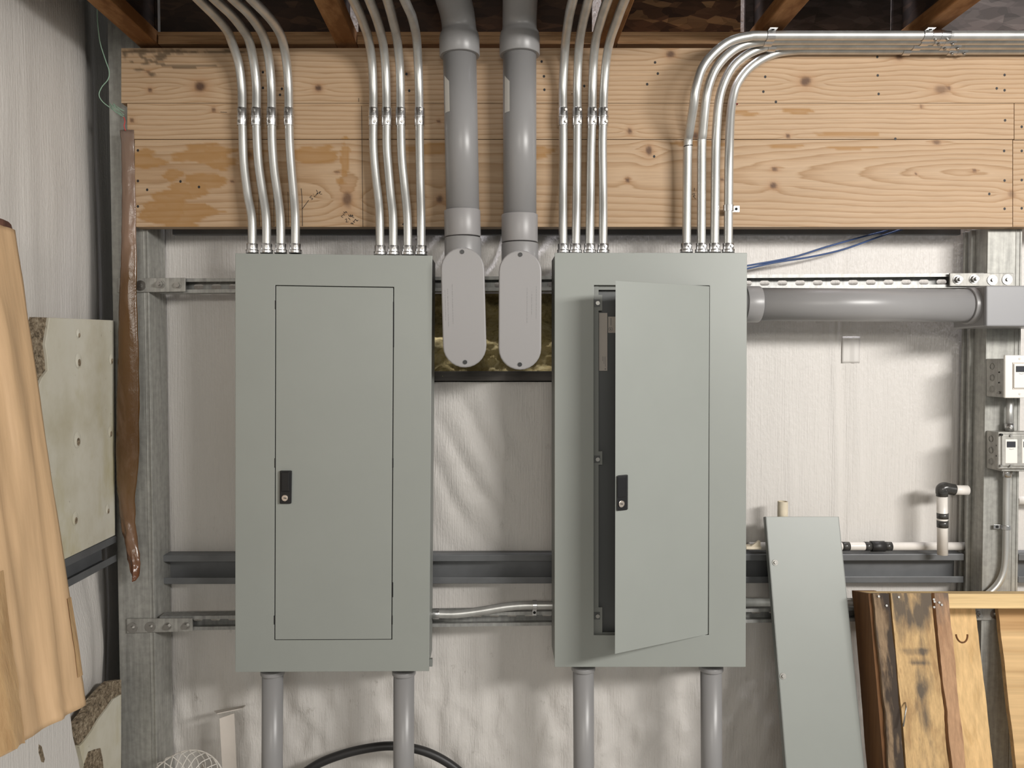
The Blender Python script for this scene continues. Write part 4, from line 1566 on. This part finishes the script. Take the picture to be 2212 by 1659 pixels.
t = thing('metal_conduit', 'short thin conduit joining the upper and lower switch boxes', 'conduit', P(2181, 930, 2.15))
MB().tube([P(2181, 850, 2.15), P(2180, 935, 2.15)], R_S, 16).build('tube', M['emt'], t)
b = MB().cyl(P(2180, 914, 2.15), P(2180, 931, 2.15), R_S + 0.003, 14)
b.build('connector', M['fitting'], t)
c = P(2178, 922, 2.15); MB().cyl(c, c + Vector((-0.004, -0.018, 0)), 0.004, 8).build('set_screw', M['screw'], t)
pts = [P(2175, 1005, 2.15), P(2174, 1060, 2.155), P(2173, 1150, 2.155), P(2172, 1205, 2.155), P(2168, 1235, 2.155), P(2158, 1258, 2.155), P(2142, 1276, 2.155), P(2120, 1292, 2.155), P(2092, 1305, 2.155)]
t = thing('metal_conduit', 'thin conduit running down the right post and curving left behind the pallet', 'conduit', pts[-1])
MB().tube(spline(pts, 8), R_S, 16).build('tube', M['emt'], t)
MB().cyl(P(2175, 1012, 2.15), P(2175, 1030, 2.15), R_S + 0.003, 14).build('connector', M['fitting'], t)
c = P(2177, 1020, 2.15); MB().cyl(c, c + Vector((0.004, -0.018, 0)), 0.004, 8).build('set_screw', M['screw'], t)
strap('strap holding the thin conduit on the right post', P(2173, 1139, 2.155), (0, 0, 1), R_S, (0, -1, 0), (-1, 0, 0), 0.012)

# ------------------------------------------------------------------ white pipes low on the wall
def ribbed(parent, segs_, r):
    for (a, c, m_, dr, nm) in segs_:
        MB().tube([a, c], r + dr, 20).build(nm, m_, parent)


d = 2.255
y = 1180
t = thing('water_pipe', 'level white plastic pipe resting on the dark channel with black joints', 'pipe', P(1950, y, d))
hp = lambda x: P(x, y, d)
ribbed(t, [(hp(1618), hp(2085), M['white_pvc'], 0, 'pipe'), (hp(1818), hp(1834), M['primer'], 0.001, 'black_band'), (hp(1867), hp(1881), M['primer'], 0.001, 'black_band'), (hp(1881), hp(1910), M['rubber'], 0.0035, 'joint'), (hp(1910), hp(1925), M['primer'], 0.001, 'black_band')], 0.0122)
d = 2.19
t = thing('water_pipe', 'white plastic pipe elbow hanging down in front of the right wall section', 'pipe', P(2036, 1198, d))
ribbed(t, [(P(2036, 1198, d), P(2035, 1062, d), M['white_pvc'], 0, 'drop_pipe'), (P(2052, 1058, d), P(2090, 1059, d), M['white_pvc'], 0, 'side_stub'), (P(2036, 1139, d), P(2036, 1124, d), M['primer'], 0.0012, 'black_band'), (P(2036, 1120, d), P(2036, 1108, d), M['primer'], 0.0012, 'black_band'),
           (P(2035, 1072, d), P(2035, 1059, d), M['primer'], 0.0012, 'black_band')], 0.0140)
MB().tube(spline([P(2035, 1066, d), P(2035, 1057, d), P(2040, 1054, d), P(2049, 1056, d), P(2061, 1058, d)], 6), 0.0165, 20).build('elbow', M['primer'], t)
t = tag(MB().tube([P(2196, 1081, 2.24), P(2260, 1081, 2.24)], 0.0125, 18).build('water_pipe', M['white_pvc'], loc=P(2205, 1081, 2.24)), 'white pipe stub poking out right of the right post', 'pipe')
d = 2.21
t = thing('pipe_stub', 'short cream pipe stub standing up behind the leaning grey cover', 'pipe', P(1690, 1190, d))
b = MB()
b.tube([P(1690, 1190, d), P(1691, 1083, d)], 0.0145, 20, False)
b.tube([P(1691, 1083, d), P(1690, 1120, d)], 0.0120, 20, False)
n = len(b.v)
vs = []
for k in range(20):
    a = 2 * math.pi * k / 20
    c0 = P(1691, 1083, d)
    vs += [c0 + Vector((math.cos(a), math.sin(a), 0)) * 0.0145, c0 + Vector((math.cos(a), math.sin(a), 0)) * 0.0120]
b.add(vs, [[2 * k, 2 * ((k + 1) % 20), 2 * ((k + 1) % 20) + 1, 2 * k + 1] for k in range(20)])
b.build('pipe', M['cream'], t)
b = MB()
b.slab([(1612, 1181), (1645, 1181), (1644, 1187), (1612, 1187)], 2.2, 2.23)
b.slab([(1622, 1181), (1640, 1168), (1643, 1169), (1643, 1181)], 2.205, 2.215)
o = b.build('foam_offcut', M['cream'], loc=P(1630, 1187, 2.21), bevel=0.001)
tag(o, 'small cream offcut lying on the channel left of the leaning cover', 'offcut')

# ------------------------------------------------------------------ blue cables
for pts, lab in (([(1600, 577), (1615, 574), (1711, 556), (1784.5, 533.5), (1858, 513), (1917, 498), (1950, 488)], 'blue cable, the upper of two rising behind the beam'),
                 ([(1600, 583), (1615, 580), (1674, 567), (1747.6, 555.6), (1821, 539), (1895, 513), (1943, 497), (1975, 486)], 'blue cable, the lower of two rising behind the beam')):
    dd = 2.205 if 'upper' in lab else 2.20
    w = [P(x, y, dd + 0.06 * min(1, max(0, (x - 1620) / 300))) for x, y in pts]
    o = MB().tube(spline(w, 8), 0.0028, 10).build('blue_cable', M['blue'], loc=w[0])
    tag(o, lab, 'cable', 'blue data cables')

# ------------------------------------------------------------------ black hose
w = [P(x, y, 2.19) for x, y in ((630, 1690), (665, 1664), (700, 1644), (755, 1625), (810, 1614), (850, 1611.5), (895, 1617), (935, 1630), (975, 1653), (1005, 1680), (1030, 1720))]
o = MB().tube(spline(w, 10), 0.0125, 20).build('black_hose', M['rubber'], loc=w[0])
tag(o, 'black hose arching behind the grey pipe at the bottom', 'hose')

# ------------------------------------------------------------------ leaning grey cover
DT = 2.185
zt = P(1700, 1116, DT).z
ang = math.radians(15.2)


def leaner(x0, x1, t0, t1):
    """tilt a slab built upright with its front at depth DT about its top edge"""
    def fn(v):
        h = zt - v.z
        o = v.y - DT
        return (v.x + 0.0, DT - h * math.sin(ang) + o * math.cos(ang), zt - h * math.cos(ang) - o * math.sin(ang))
    return fn


xl, xr = P(1654, 1116, DT).x, P(1812, 1116, DT).x
Lp = zt / math.cos(ang) - 0.002
t = thing('spare_cover', 'narrow blank grey steel cover leaning against the wall beside the pallet', 'cover', ((xl + xr) / 2, DT - zt * math.tan(ang), 0))
b = MB().box(((xl + xr) / 2, DT + 0.0015, zt - Lp / 2), (xr - xl, 0.003, Lp))
b.xform(leaner(0, 0, 0, 0)).build('sheet', M['panel_paint'], t, bevel=0.001)
b = MB().box((xl + 0.0012, DT + 0.010, zt - Lp / 2), (0.0024, 0.020, Lp)).box((xr - 0.0012, DT + 0.010, zt - Lp / 2), (0.0024, 0.020, Lp))
b.xform(leaner(0, 0, 0, 0)).build('edge_return', M['panel_side'], t)
for (u_, h_) in ((0.016, 0.128), (0.012, 0.43)):
    c = Vector((xl + u_, DT, zt - h_))
    b = MB().cyl(c, c + Vector((0, -0.002, 0)), 0.0085, 16).cyl(c + Vector((0, -0.002, 0)), c + Vector((0, -0.006, 0)), 0.005, 8)
    b.xform(leaner(0, 0, 0, 0)).build('screw', M['galv_bright'], t, bevel=0.0006)

# ------------------------------------------------------------------ pallet
DP = 2.05
zp = P(1950, 1283, DP).z
PA = math.radians(12.5)


def pl(v):
    h = zp - v[2]
    o = v[1] - DP
    return (v[0], DP - h * math.sin(PA) + o * math.cos(PA), zp - h * math.cos(PA) - o * math.sin(PA))


PLn = zp / math.cos(PA) - 0.004
t = thing('wooden_pallet', 'stained wooden pallet standing on end against the wall at lower right', 'pallet', (P(2050, 1283, DP).x, DP - zp * math.tan(PA) + 0.05, 0))
pxx = lambda x: P(x, 1283, DP).x


def rough_board(name, x0, x1, o0, o1, z0, z1, m_, rag=0.0, seed=1, dark=None):
    """a board with slightly ragged long edges, in pallet coordinates; dark(u, h, noise) gives the old stains"""
    n, mcol = 110, 14
    v_ = VN(seed)
    zz = np.linspace(z1, z0, n)
    la = x0 + rag * v_.fbm(zz * 14, zz * 0 + 1.3, 4)
    ra = x1 + rag * v_.fbm(zz * 14, zz * 0 + 9.3, 4)
    b = MB()
    vs, fs, at = [], [], []
    for i in range(n):
        for k in range(mcol + 1):
            u = k / mcol
            x = la[i] + (ra[i] - la[i]) * u
            vs.append((x, o0, zz[i]))
            h = z1 - zz[i]
            nz_ = float(v_.fbm(np.array(u * 4.0), np.array(h * 16), 4))
            at.append(min(1, max(0, dark(u, h, nz_))) if dark else 0.0)
    for i in range(n - 1):
        for k in range(mcol):
            a = i * (mcol + 1) + k
            fs.append([a, a + mcol + 1, a + mcol + 2, a + 1])
    b.add(vs, fs)
    vs, fs = [], []
    for i in range(n):
        vs += [(la[i], o0, zz[i]), (ra[i], o0, zz[i]), (ra[i], o1, zz[i]), (la[i], o1, zz[i])]
        at += [0.3 if dark else 0.0] * 4
    for i in range(n - 1):
        a, c = 4 * i, 4 * (i + 1)
        fs += [[a + 1, c + 1, c + 2, a + 2], [a + 2, c + 2, c + 3, a + 3], [a + 3, c + 3, c, a]]
    fs += [[0, 1, 2, 3], [4 * n - 1, 4 * n - 2, 4 * n - 3, 4 * n - 4]]
    b.add(vs, fs)
    b.xform(pl)
    return b.build(name, m_, t, attrs={'dark': at})


g_ = lambda x, c, w: math.exp(-((x - c) / w) ** 2)


def stain_mid(u, h, q):
    band = 0.75 * g_(u, 0.52, 0.27) * (0.75 + 0.9 * q)
    top = 1.0 * (1 - min(1, max(0, (h - 0.05) / 0.10))) * (0.8 + 0.5 * q) * (1 if u > 0.06 else 0.3)
    cross = 0.9 * (g_(h, 0.150, 0.012) + g_(h, 0.178, 0.010)) * g_(u, 0.5, 0.38) * (0.9 + q)
    low = 0.8 * g_(u, 0.55, 0.2) * g_(h, 0.31, 0.06)
    return max(band * 0.75, top, cross, low) + 0.25 * q


def stain_old(u, h, q):
    return 0.62 + 0.9 * q + 0.35 * g_(u, 0.95, 0.3) - 0.5 * g_(u, 0.3, 0.25) * (1 if h < 0.2 else 0.6) + 0.3 * g_(h, 0.30, 0.05)


def stain_pink(u, h, q):
    return 0.75 * (1 - min(1, h / 0.12)) + 0.3 * q


zb = zp - PLn
rough_board('deck_board', pxx(1888), pxx(1921), DP, DP + 0.016, zb, zp + 0.001, M['pallet_weathered'], 0.006, 3, stain_old)
rough_board('deck_board', pxx(1923), pxx(2011), DP - 0.001, DP + 0.016, zb, zp + 0.002, M['pallet_burnt'], 0.0035, 4, stain_mid)
rough_board('deck_board', pxx(2019), pxx(2047), DP, DP + 0.015, zb, zp + 0.002, M['pallet_pink'], 0.005, 5, stain_pink)
for i, (h0, h1) in enumerate(((0.001, 0.040), (PLn * 0.63 - 0.02, PLn * 0.63 + 0.02), (PLn - 0.04, PLn))):
    if i == 0:
        b = MB().box(((pxx(1882) + 2.05) / 2, DP + 0.016 + 0.046, zp - (h0 + h1) / 2), (2.05 - pxx(1882), 0.09, h1 - h0))
    else:
        b = MB().box(((pxx(1882) + 2.05) / 2, DP + 0.016 + 0.046, zp - (h0 + h1) / 2), (2.05 - pxx(1882), 0.09, h1 - h0))
    b.xform(pl).build('stringer', M['pallet_rail'], t, bevel=0.003)
rough_board('back_board', pxx(1886), pxx(1935), DP + 0.107, DP + 0.122, zb, zp, M['pallet_end'], 0.003, 6)
rough_board('side_board', pxx(1880), pxx(1889), DP + 0.010, DP + 0.105, zb, zp, M['pallet_end'], 0.001, 6)
rough_board('back_board', pxx(2060), pxx(2156), DP + 0.107, DP + 0.122, zb, zp - 0.003, M['pallet_yellow'], 0.004, 7)
rough_board('back_board', pxx(2206), pxx(2300), DP + 0.107, DP + 0.122, zb, zp - 0.003, M['pallet_rough'], 0.004, 8)
b = MB()
for (x, h_) in ((1897, 0.006), (1912, 0.03), (1940, 0.008), (2016, 0.02), (2014, 0.034), (2026, 0.022), (2031, 0.028), (2015, 0.014)):
    c = Vector((pxx(x), DP - 0.001, zp - h_))
    b.cyl(c, c + Vector((0, -0.002, 0)), 0.003, 10)
b.xform(pl)
b.build('nail_heads', M['screw'], t)
b = MB()
c0 = Vector((pxx(1932), DP - 0.004, zp - 0.275))
b.tube([c0, c0 + Vector((-0.006, -0.014, -0.01)), c0 + Vector((-0.02, -0.018, -0.055))], 0.0018, 8)
b.xform(pl)
b.build('bent_nail', M['screw'], t)
b = MB()
kc = Vector((pxx(2118), DP + 0.1068, zp - 0.118))
ar = [kc + Vector((0.016 * math.cos(a), -0.0006, 0.022 * math.sin(a))) for a in np.linspace(math.pi, 2 * math.pi, 14)]
b.tube(ar, 0.0022, 6)
b.xform(pl)
b.build('knot_split', M['pallet_end'], t)

# ------------------------------------------------------------------ left boards, carton, film, twine
XB = -1.062
def board_on_left(pix, X, th):
    fr = [PX(x, y, X) for x, y in pix]
    return fr, [Vector((p.x - th, p.y, p.z)) for p in fr]


t = thing('wall_board', 'stained white board with dented screw holes fixed on the left wall', 'board', PX(180, 1190, XB))
fr, bk = board_on_left([(107, 686), (246, 692), (249, 1156), (130, 1213), (60, 1240), (60, 880), (80, 842), (92, 815), (104, 800), (102, 770), (98, 745)], XB, 0.022)
MB().prism(fr[::-1], bk[::-1]).build('face', M['board'], t, bevel=0.0015)
fr, bk = board_on_left([(76, 685), (108, 686), (99, 745), (105, 800), (90, 818), (78, 845), (60, 850), (60, 760), (64, 738)], XB - 0.007, 0.014)
MB().prism(fr[::-1], bk[::-1]).build('broken_corner', M['core'], t)
for (hx_, hy_, r_) in ((169, 779, 11), (240, 776, 9), (167, 950, 12), (238, 933, 9), (162, 1120, 10), (232, 1100, 8), (169, 720, 7)):
    c = PX(hx_, hy_, XB)
    n = 12
    vs = []
    for k in range(n):
        a = 2 * math.pi * k / n
        vs.append(c + Vector((0.0006, 0.016 * math.cos(a) * r_ / 11, 0.020 * math.sin(a) * r_ / 11)))
    for k in range(n):
        a = 2 * math.pi * k / n
        vs.append(c + Vector((0.0016, 0.011 * math.cos(a) * r_ / 11, 0.015 * math.sin(a) * r_ / 11)))
    for k in range(n):
        a = 2 * math.pi * k / n
        vs.append(c + Vector((0.0030, 0.0075 * math.cos(a) * r_ / 11, -0.005 + 0.0095 * math.sin(a) * r_ / 11)))
    b = MB()
    fs = []
    for ringi in (0, 1):
        for k in range(n):
            k2 = (k + 1) % n
            fs.append([ringi * n + k, ringi * n + k2, (ringi + 1) * n + k2, (ringi + 1) * n + k])
    b.add(vs, fs, True, 0)
    b.add(vs[2 * n:], [list(range(n))], False, 1)
    b.build('screw_dimple', [M['board'], M['core']], t)

XC = -1.035
t = thing('broken_board', 'broken white board with crumbling core low in the left corner', 'board', PX(220, 1700, XC))
fr, bk = board_on_left([(262, 1500), (246, 1510), (232, 1530), (215, 1552), (200, 1578), (184, 1600), (172, 1612), (185, 1668), (205, 1760), (262, 1760)], XC, 0.025)
MB().prism(fr[::-1], bk[::-1]).build('face', M['board'], t, bevel=0.001)
fr, bk = board_on_left([(262, 1468), (240, 1472), (226, 1485), (205, 1508), (186, 1540), (168, 1563), (155, 1577), (160, 1592), (166, 1606), (174, 1614), (200, 1590), (262, 1530)], XC - 0.006, 0.02)
MB().prism(fr[::-1], bk[::-1]).build('broken_edge', M['core'], t)
fr, bk = board_on_left([(192, 1624), (205, 1619), (217, 1616), (222, 1640), (226, 1690), (190, 1700), (183, 1650)], XC + 0.002, 0.004)
MB().prism(fr[::-1], bk[::-1]).build('torn_patch', M['core'], t)
XD = -1.005
fr, bk = board_on_left([(150, 1520), (158, 1590), (170, 1640), (190, 1760), (-60, 1760), (-60, 1520)], XD, 0.02)
t = thing('lower_board', 'pale board with a brown slot at the bottom left corner under the cardboard', 'board', PX(60, 1750, XD))
MB().prism(fr[::-1], bk[::-1]).build('face', M['facing'], t, bevel=0.002)
fr, bk = board_on_left([(84, 1608), (90, 1612), (97, 1640), (95, 1647), (90, 1646), (84, 1625)], XD + 0.0008, 0.002)
MB().prism(fr[::-1], bk[::-1]).build('slot', M['core'], t)

# big flat carton leaning on the left wall
A = P(33, 497, 1.80); A = PX(33, 497, -1.03)
Bc = PX(186, 1522, -0.845)
Cc = P(0, 1634, 1.33)
along = (Cc - Bc).normalized()
upv = (A - Bc)
nrm = along.cross(upv).normalized()
if nrm.x < 0: nrm = -nrm
t = thing('cardboard_box', 'tall flat cardboard box leaning on the left wall, tape along its face', 'box', Bc)
nu, nv = 60, 90
Lb = 0.50
v_ = VN(21)
U, V = np.meshgrid(np.linspace(0, 1, nu), np.linspace(0, 1, nv), indexing='ij')
off = 0.012 * v_.fbm(U * 7, V * 1.5, 3) + 0.008 * v_.fbm(U * 20, V * 3, 3) + 0.007 * np.clip(1 - V * 4, 0, 1) * v_.fbm(U * 16 + 5, V * 26, 3)
off *= np.clip(np.minimum(U * 14, 1), 0.15, 1)
off = off + 0.004 * np.sin(U * 46) * 0.4
vs = []
th = 0.042
for i in range(nu):
    for j in range(nv):
        bulge = 0.010 * math.sin(math.pi * min(1, V[i, j])) * math.sin(math.pi * min(1, U[i, j] * 2))
        wob = along * (0.004 * float(v_.fbm(np.array(V[i, j] * 9), np.array(3.3), 3))) if i == 0 else Vector((0, 0, 0))
        p = Bc + along * (Lb * U[i, j]) + upv * V[i, j] + nrm * (off[i, j] + bulge) + wob
        vs.append(p)
for i in range(nu):
    for j in range(nv):
        vs.append(Bc + along * (Lb * U[i, j]) + upv * V[i, j] - nrm * th)
idx = lambda i, j, s=0: s * nu * nv + i * nv + j
fs = []
for i in range(nu - 1):
    for j in range(nv - 1):
        fs.append([idx(i, j), idx(i, j + 1), idx(i + 1, j + 1), idx(i + 1, j)])
        fs.append([idx(i + 1, j, 1), idx(i + 1, j + 1, 1), idx(i, j + 1, 1), idx(i, j, 1)])
for j in range(nv - 1):
    fs.append([idx(0, j + 1), idx(0, j), idx(0, j, 1), idx(0, j + 1, 1)])
    fs.append([idx(nu - 1, j), idx(nu - 1, j + 1), idx(nu - 1, j + 1, 1), idx(nu - 1, j, 1)])
for i in range(nu - 1):
    fs.append([idx(i, 0), idx(i + 1, 0), idx(i + 1, 0, 1), idx(i, 0, 1)])
    fs.append([idx(i + 1, nv - 1), idx(i, nv - 1), idx(i, nv - 1, 1), idx(i + 1, nv - 1, 1)])
al_ = [float(U[i, j]) * Lb for i in range(nu) for j in range(nv)]
he_ = [float(V[i, j]) * upv.length for i in range(nu) for j in range(nv)]
MB().add(vs, fs, True).build('carton', M['cardboard'], t, attrs={'along': al_ * 2, 'height': he_ * 2})


def on_face(u, v, lift=0.002):
    i = min(nu - 1, max(0, int(round(u * (nu - 1))))); j = min(nv - 1, max(0, int(round(v * (nv - 1)))))
    return vs[idx(i, j)] + nrm * lift


def face_patch(name, u0, u1, v0, v1, m_, n1=10, n2=24, ragged=0.0, lift=0.0025, seed=2):
    q, f = [], []
    r = VN(seed)
    for a in range(n1 + 1):
        for c in range(n2 + 1):
            u = u0 + (u1 - u0) * a / n1; v = v0 + (v1 - v0) * c / n2
            if ragged and c in (0, n2):
                v += ragged * float(r(np.array(a * 1.7), np.array(c * 3.1)))
            uu = u * (nu - 1); vv = v * (nv - 1)
            i0, j0 = min(nu - 2, max(0, int(uu))), min(nv - 2, max(0, int(vv)))
            fu, fv = uu - i0, vv - j0
            p = (vs[idx(i0, j0)] * (1 - fu) + vs[idx(i0 + 1, j0)] * fu) * (1 - fv) + (vs[idx(i0, j0 + 1)] * (1 - fu) + vs[idx(i0 + 1, j0 + 1)] * fu) * fv
            q.append(p + nrm * lift)
    for a in range(n1):
        for c in range(n2):
            k = a * (n2 + 1) + c
            f.append([k, k + 1, k + n2 + 2, k + n2 + 1])
    return MB().add(q, f, True).build(name, m_, t)


face_patch('packing_tape', 0.37, 0.70, 0.0, 0.31, M['tape'], ragged=0.01)
face_patch('packing_tape', 0.0, 0.037, 0.06, 0.22, M['tape'], 3, 20, lift=0.002)
# torn top edge
b = MB()
r = random.Random(5)
tp_ = []
for k in range(13):
    u_ = k / 12 * 0.40
    tp_.append((u_, 1.0 + r.uniform(0.0, 0.022)))
q = []
for (u_, v__) in tp_:
    base_ = Bc + along * (Lb * u_) + upv * 0.985
    q += [base_ - nrm * 0.004, Bc + along * (Lb * u_) + upv * v__ - nrm * 0.012 + Vector((r.uniform(0.0, 0.02), 0.0, 0))]
b.add(q, [[2 * k, 2 * k + 2, 2 * k + 3, 2 * k + 1] for k in range(12)])
b.build('torn_flap', M['card_core'], t)

# brown film
fpts = [(273, 280, 15), (275, 340, 14), (277, 420, 15), (277, 500, 16), (277, 560, 17), (275, 640, 19), (276, 760, 23), (275, 880, 25), (274, 980, 25), (273, 1030, 23), (272, 1075, 19), (275, 1130, 16), (283, 1180, 15), (290, 1215, 14), (292, 1245, 8), (291, 1254, 3)]
nr = 12
vs_, fs_, al = [], [], []
dense = []
for k in range(len(fpts) - 1):
    for s_ in range(6):
        f = s_ / 6
        dense.append(tuple(fpts[k][i] * (1 - f) + fpts[k + 1][i] * f for i in range(3)))
dense.append(fpts[-1])
fv = VN(31)
for k, (cx, cy, hw) in enumerate(dense):
    tt = k / (len(dense) - 1)
    dd = 2.124 if cy < 492 else 2.124
    dd = 2.126 - 0.02 * smooth(0.75, 1.0, np.array(tt)) if cy > 300 else 2.126
    for a in range(nr + 1):
        u = a / nr * 2 - 1
        edge = 1 + 0.10 * float(fv.fbm(np.array(cy / 18.0), np.array(u * 3 + 20), 3))
        curl = 0.014 * u * u * (0.25 + 0.9 * tt)
        crk = (0.010 if tt > 0.72 else 0.0025) * float(fv.fbm(np.array(cy / 22.0), np.array(u * 2.2), 3))
        p = P(cx + u * hw * edge, cy, float(dd))
        vs_.append(p + Vector((0, curl - 0.012 * tt + crk, 0)))
        al.append((cy - 280) / 974.0)
for k in range(len(dense) - 1):
    for a in range(nr):
        i = k * (nr + 1) + a
        fs_.append([i, i + nr + 1, i + nr + 2, i + 1])
o = MB().add(vs_, fs_, True).build('film_strip', M['film'], loc=P(275, 280, 2.126), attrs={'along': al})
sm = o.modifiers.new('thickness', 'SOLIDIFY'); sm.thickness = 0.0008
tag(o, 'long strip of brown film hanging down the left steel post', 'film strip')

# green twine with its tuft, red wire
t = thing('green_twine', 'thin green twine dangling from the ceiling at the upper left', 'twine', P(250, 245, 2.11))
w = [P(214, -60, 2.02), P(212, 0, 2.03), P(210, 30, 2.05), P(212, 60, 2.06), P(217, 95, 2.08), P(228, 130, 2.10), P(236, 155, 2.11), P(233, 172, 2.11), P(220, 188, 2.11), P(214, 205, 2.11), P(222, 220, 2.115), P(240, 234, 2.12), P(258, 247, 2.12), P(268, 253, 2.12)]
MB().tube(spline(w, 8), 0.0013, 8).build('strand', M['thread'], t)
b = MB()
r = random.Random(9)
for k in range(9):
    a = (236 + r.uniform(-2, 10), 222 + r.uniform(0, 10)); c = (268 + r.uniform(-8, 4), 248 + r.uniform(-10, 4))
    m_ = ((a[0] + c[0]) / 2 + r.uniform(-5, 5), (a[1] + c[1]) / 2 + r.uniform(-4, 4))
    b.tube(spline([P(*a, 2.118), P(*m_, 2.112), P(*c, 2.118)], 5), 0.0007, 5)
b.build('frayed_tuft', M['thread'], t)
w = [P(267, 252, 2.12), P(270, 262, 2.12), P(268, 272, 2.12), P(271, 282, 2.122)]
o = MB().tube(spline(w, 5), 0.0014, 8).build('red_wire', M['red'], loc=w[0])
tag(o, 'tiny red wire end below the green twine beside the beam', 'wire')

# ------------------------------------------------------------------ white bent strip
d = 2.17
b = MB()
q = [P(474, 1552, d), P(506, 1541, d), P(517, 1800, d), P(488, 1800, d)]
k = (P(481, 1659, d) - q[0])
zl = 0.0
def ext(p, p2):
    s_ = (p.z - zl) / (p.z - p2.z)
    return p + (p2 - p) * s_
lo_r, lo_l = ext(q[1], q[2]), ext(q[0], q[3])
t = thing('metal_strip', 'white bent metal strip standing up with a small flag top, beside the fan', 'strip', (lo_l + lo_r) / 2)
b.prism([q[0], q[1], lo_r, lo_l], [v + Vector((0, 0.002, 0)) for v in (q[0], q[1], lo_r, lo_l)])
b.build('upright', M['white_paint'], t)
b = MB()
a_, c_ = P(469, 1541, d - 0.02), P(523, 1529.5, d - 0.02)
b.prism([a_, c_, c_ + Vector((-0.01, 0.06, -0.019)), a_ + Vector((-0.03, 0.06, -0.020))], [v + Vector((0, 0, -0.0022)) for v in (a_, c_, c_ + Vector((-0.01, 0.06, -0.019)), a_ + Vector((-0.03, 0.06, -0.020)))])
b.build('top_tab', M['white_paint'], t)

# ------------------------------------------------------------------ fan
fc = P(383, 1758, 1.98)
RF = 0.153
t = thing('desk_fan', 'small white wire-guard fan at the bottom edge beside the left post', 'fan', (fc.x, fc.y + 0.02, 0))
axis = Vector((-0.35, -0.75, 0.56)).normalized()
e1 = axis.cross(Vector((0, 0, 1))).normalized()
e2 = e1.cross(axis).normalized()
dep = 0.075
b = MB()
nw = 34
for k in range(nw):
    a0 = 2 * math.pi * k / nw
    pts = []
    for s_ in np.linspace(0.18, 1.0, 9):
        a = a0 + 0.5 * (1 - s_)
        h_ = dep * math.sqrt(max(0, 1 - (s_ ** 2.4)))
        pts.append(fc + (e1 * math.cos(a) + e2 * math.sin(a)) * (RF * s_) + axis * h_)
    b.tube(spline(pts, 3), 0.0014, 6)
for s_ in (0.18, 0.62, 1.0):
    h_ = dep * math.sqrt(max(0, 1 - (s_ ** 2.4)))
    b.tube([fc + (e1 * math.cos(a) + e2 * math.sin(a)) * (RF * s_) + axis * h_ for a in np.linspace(0, 2 * math.pi, 49)], 0.002, 8, False)
b.build('front_guard', M['fan_wire'], t)
b = MB()
for k in range(nw):
    a0 = 2 * math.pi * k / nw
    pts = []
    for s_ in np.linspace(0.3, 1.0, 7):
        h_ = -dep * math.sqrt(max(0, 1 - (s_ ** 2.4)))
        pts.append(fc + (e1 * math.cos(a0) + e2 * math.sin(a0)) * (RF * s_) + axis * h_)
    b.tube(spline(pts, 3), 0.0014, 6)
b.build('rear_guard', M['fan_wire'], t)
b = MB().cyl(fc + axis * (dep - 0.004), fc + axis * (dep + 0.006), 0.03, 24)
b.build('badge', M['white_paint'], t)
b = MB().tube([fc - axis * 0.03, fc - axis * 0.11], [0.045, 0.04], 24)
b.build('motor', M['white_paint'], t, bevel=0.006)
for k in range(3):
    a0 = 2 * math.pi * k / 3
    vs, fs = [], []
    for i, rr in enumerate(np.linspace(0.02, 0.125, 6)):
        for s_ in (-1, 1):
            a = a0 + s_ * 0.5
            p = fc + (e1 * math.cos(a) + e2 * math.sin(a)) * rr + axis * (0.016 * s_ - 0.004)
            vs += [p, p + axis * 0.002]
    for i in range(5):
        c = 4 * i
        fs += [[c, c + 2, c + 6, c + 4], [c + 1, c + 5, c + 7, c + 3], [c, c + 4, c + 5, c + 1], [c + 2, c + 3, c + 7, c + 6]]
    MB().add(vs, fs, True).build('blade', M['white_paint'], t)
b = MB().tube([(fc.x, fc.y + 0.055, 0.02), (fc.x, fc.y + 0.055, fc.z - 0.06)], 0.016, 16)
b.build('neck', M['white_paint'], t)
b = MB().tube([(fc.x, fc.y + 0.03, 0.0), (fc.x, fc.y + 0.03, 0.02), (fc.x, fc.y + 0.03, 0.028)], [0.1, 0.098, 0.07], 32)
b.build('base', M['white_paint'], t)

# ------------------------------------------------------------------ tape patch on the seam
pa, pb = P(1820, 727, D_WALL), P(1856, 784, D_WALL)
q, f = [], []
for i in range(9):
    for j in range(13):
        x = pa.x + (pb.x - pa.x) * i / 8; z = pb.z + (pa.z - pb.z) * j / 12
        ii = int(np.argmin(np.abs(WX - x))); jj = int(np.argmin(np.abs(WZ - z)))
        q.append(Vector((x, float(WALLY[ii - 1:ii + 2, jj - 1:jj + 2].min()) - 0.0006, z)))
for i in range(8):
    for j in range(12):
        k = i * 13 + j
        f.append([k, k + 13, k + 14, k + 1])
o = MB().add(q, f, True).build('tape_patch', plain('silvery_tape', (0.60, 0.575, 0.545), 0.4), loc=P(1838, 784, D_WALL - 0.01))
sm = o.modifiers.new('thickness', 'SOLIDIFY'); sm.thickness = 0.0003
tag(o, 'small rectangular tape patch stuck on the white wall facing below the grey pipe', 'tape')
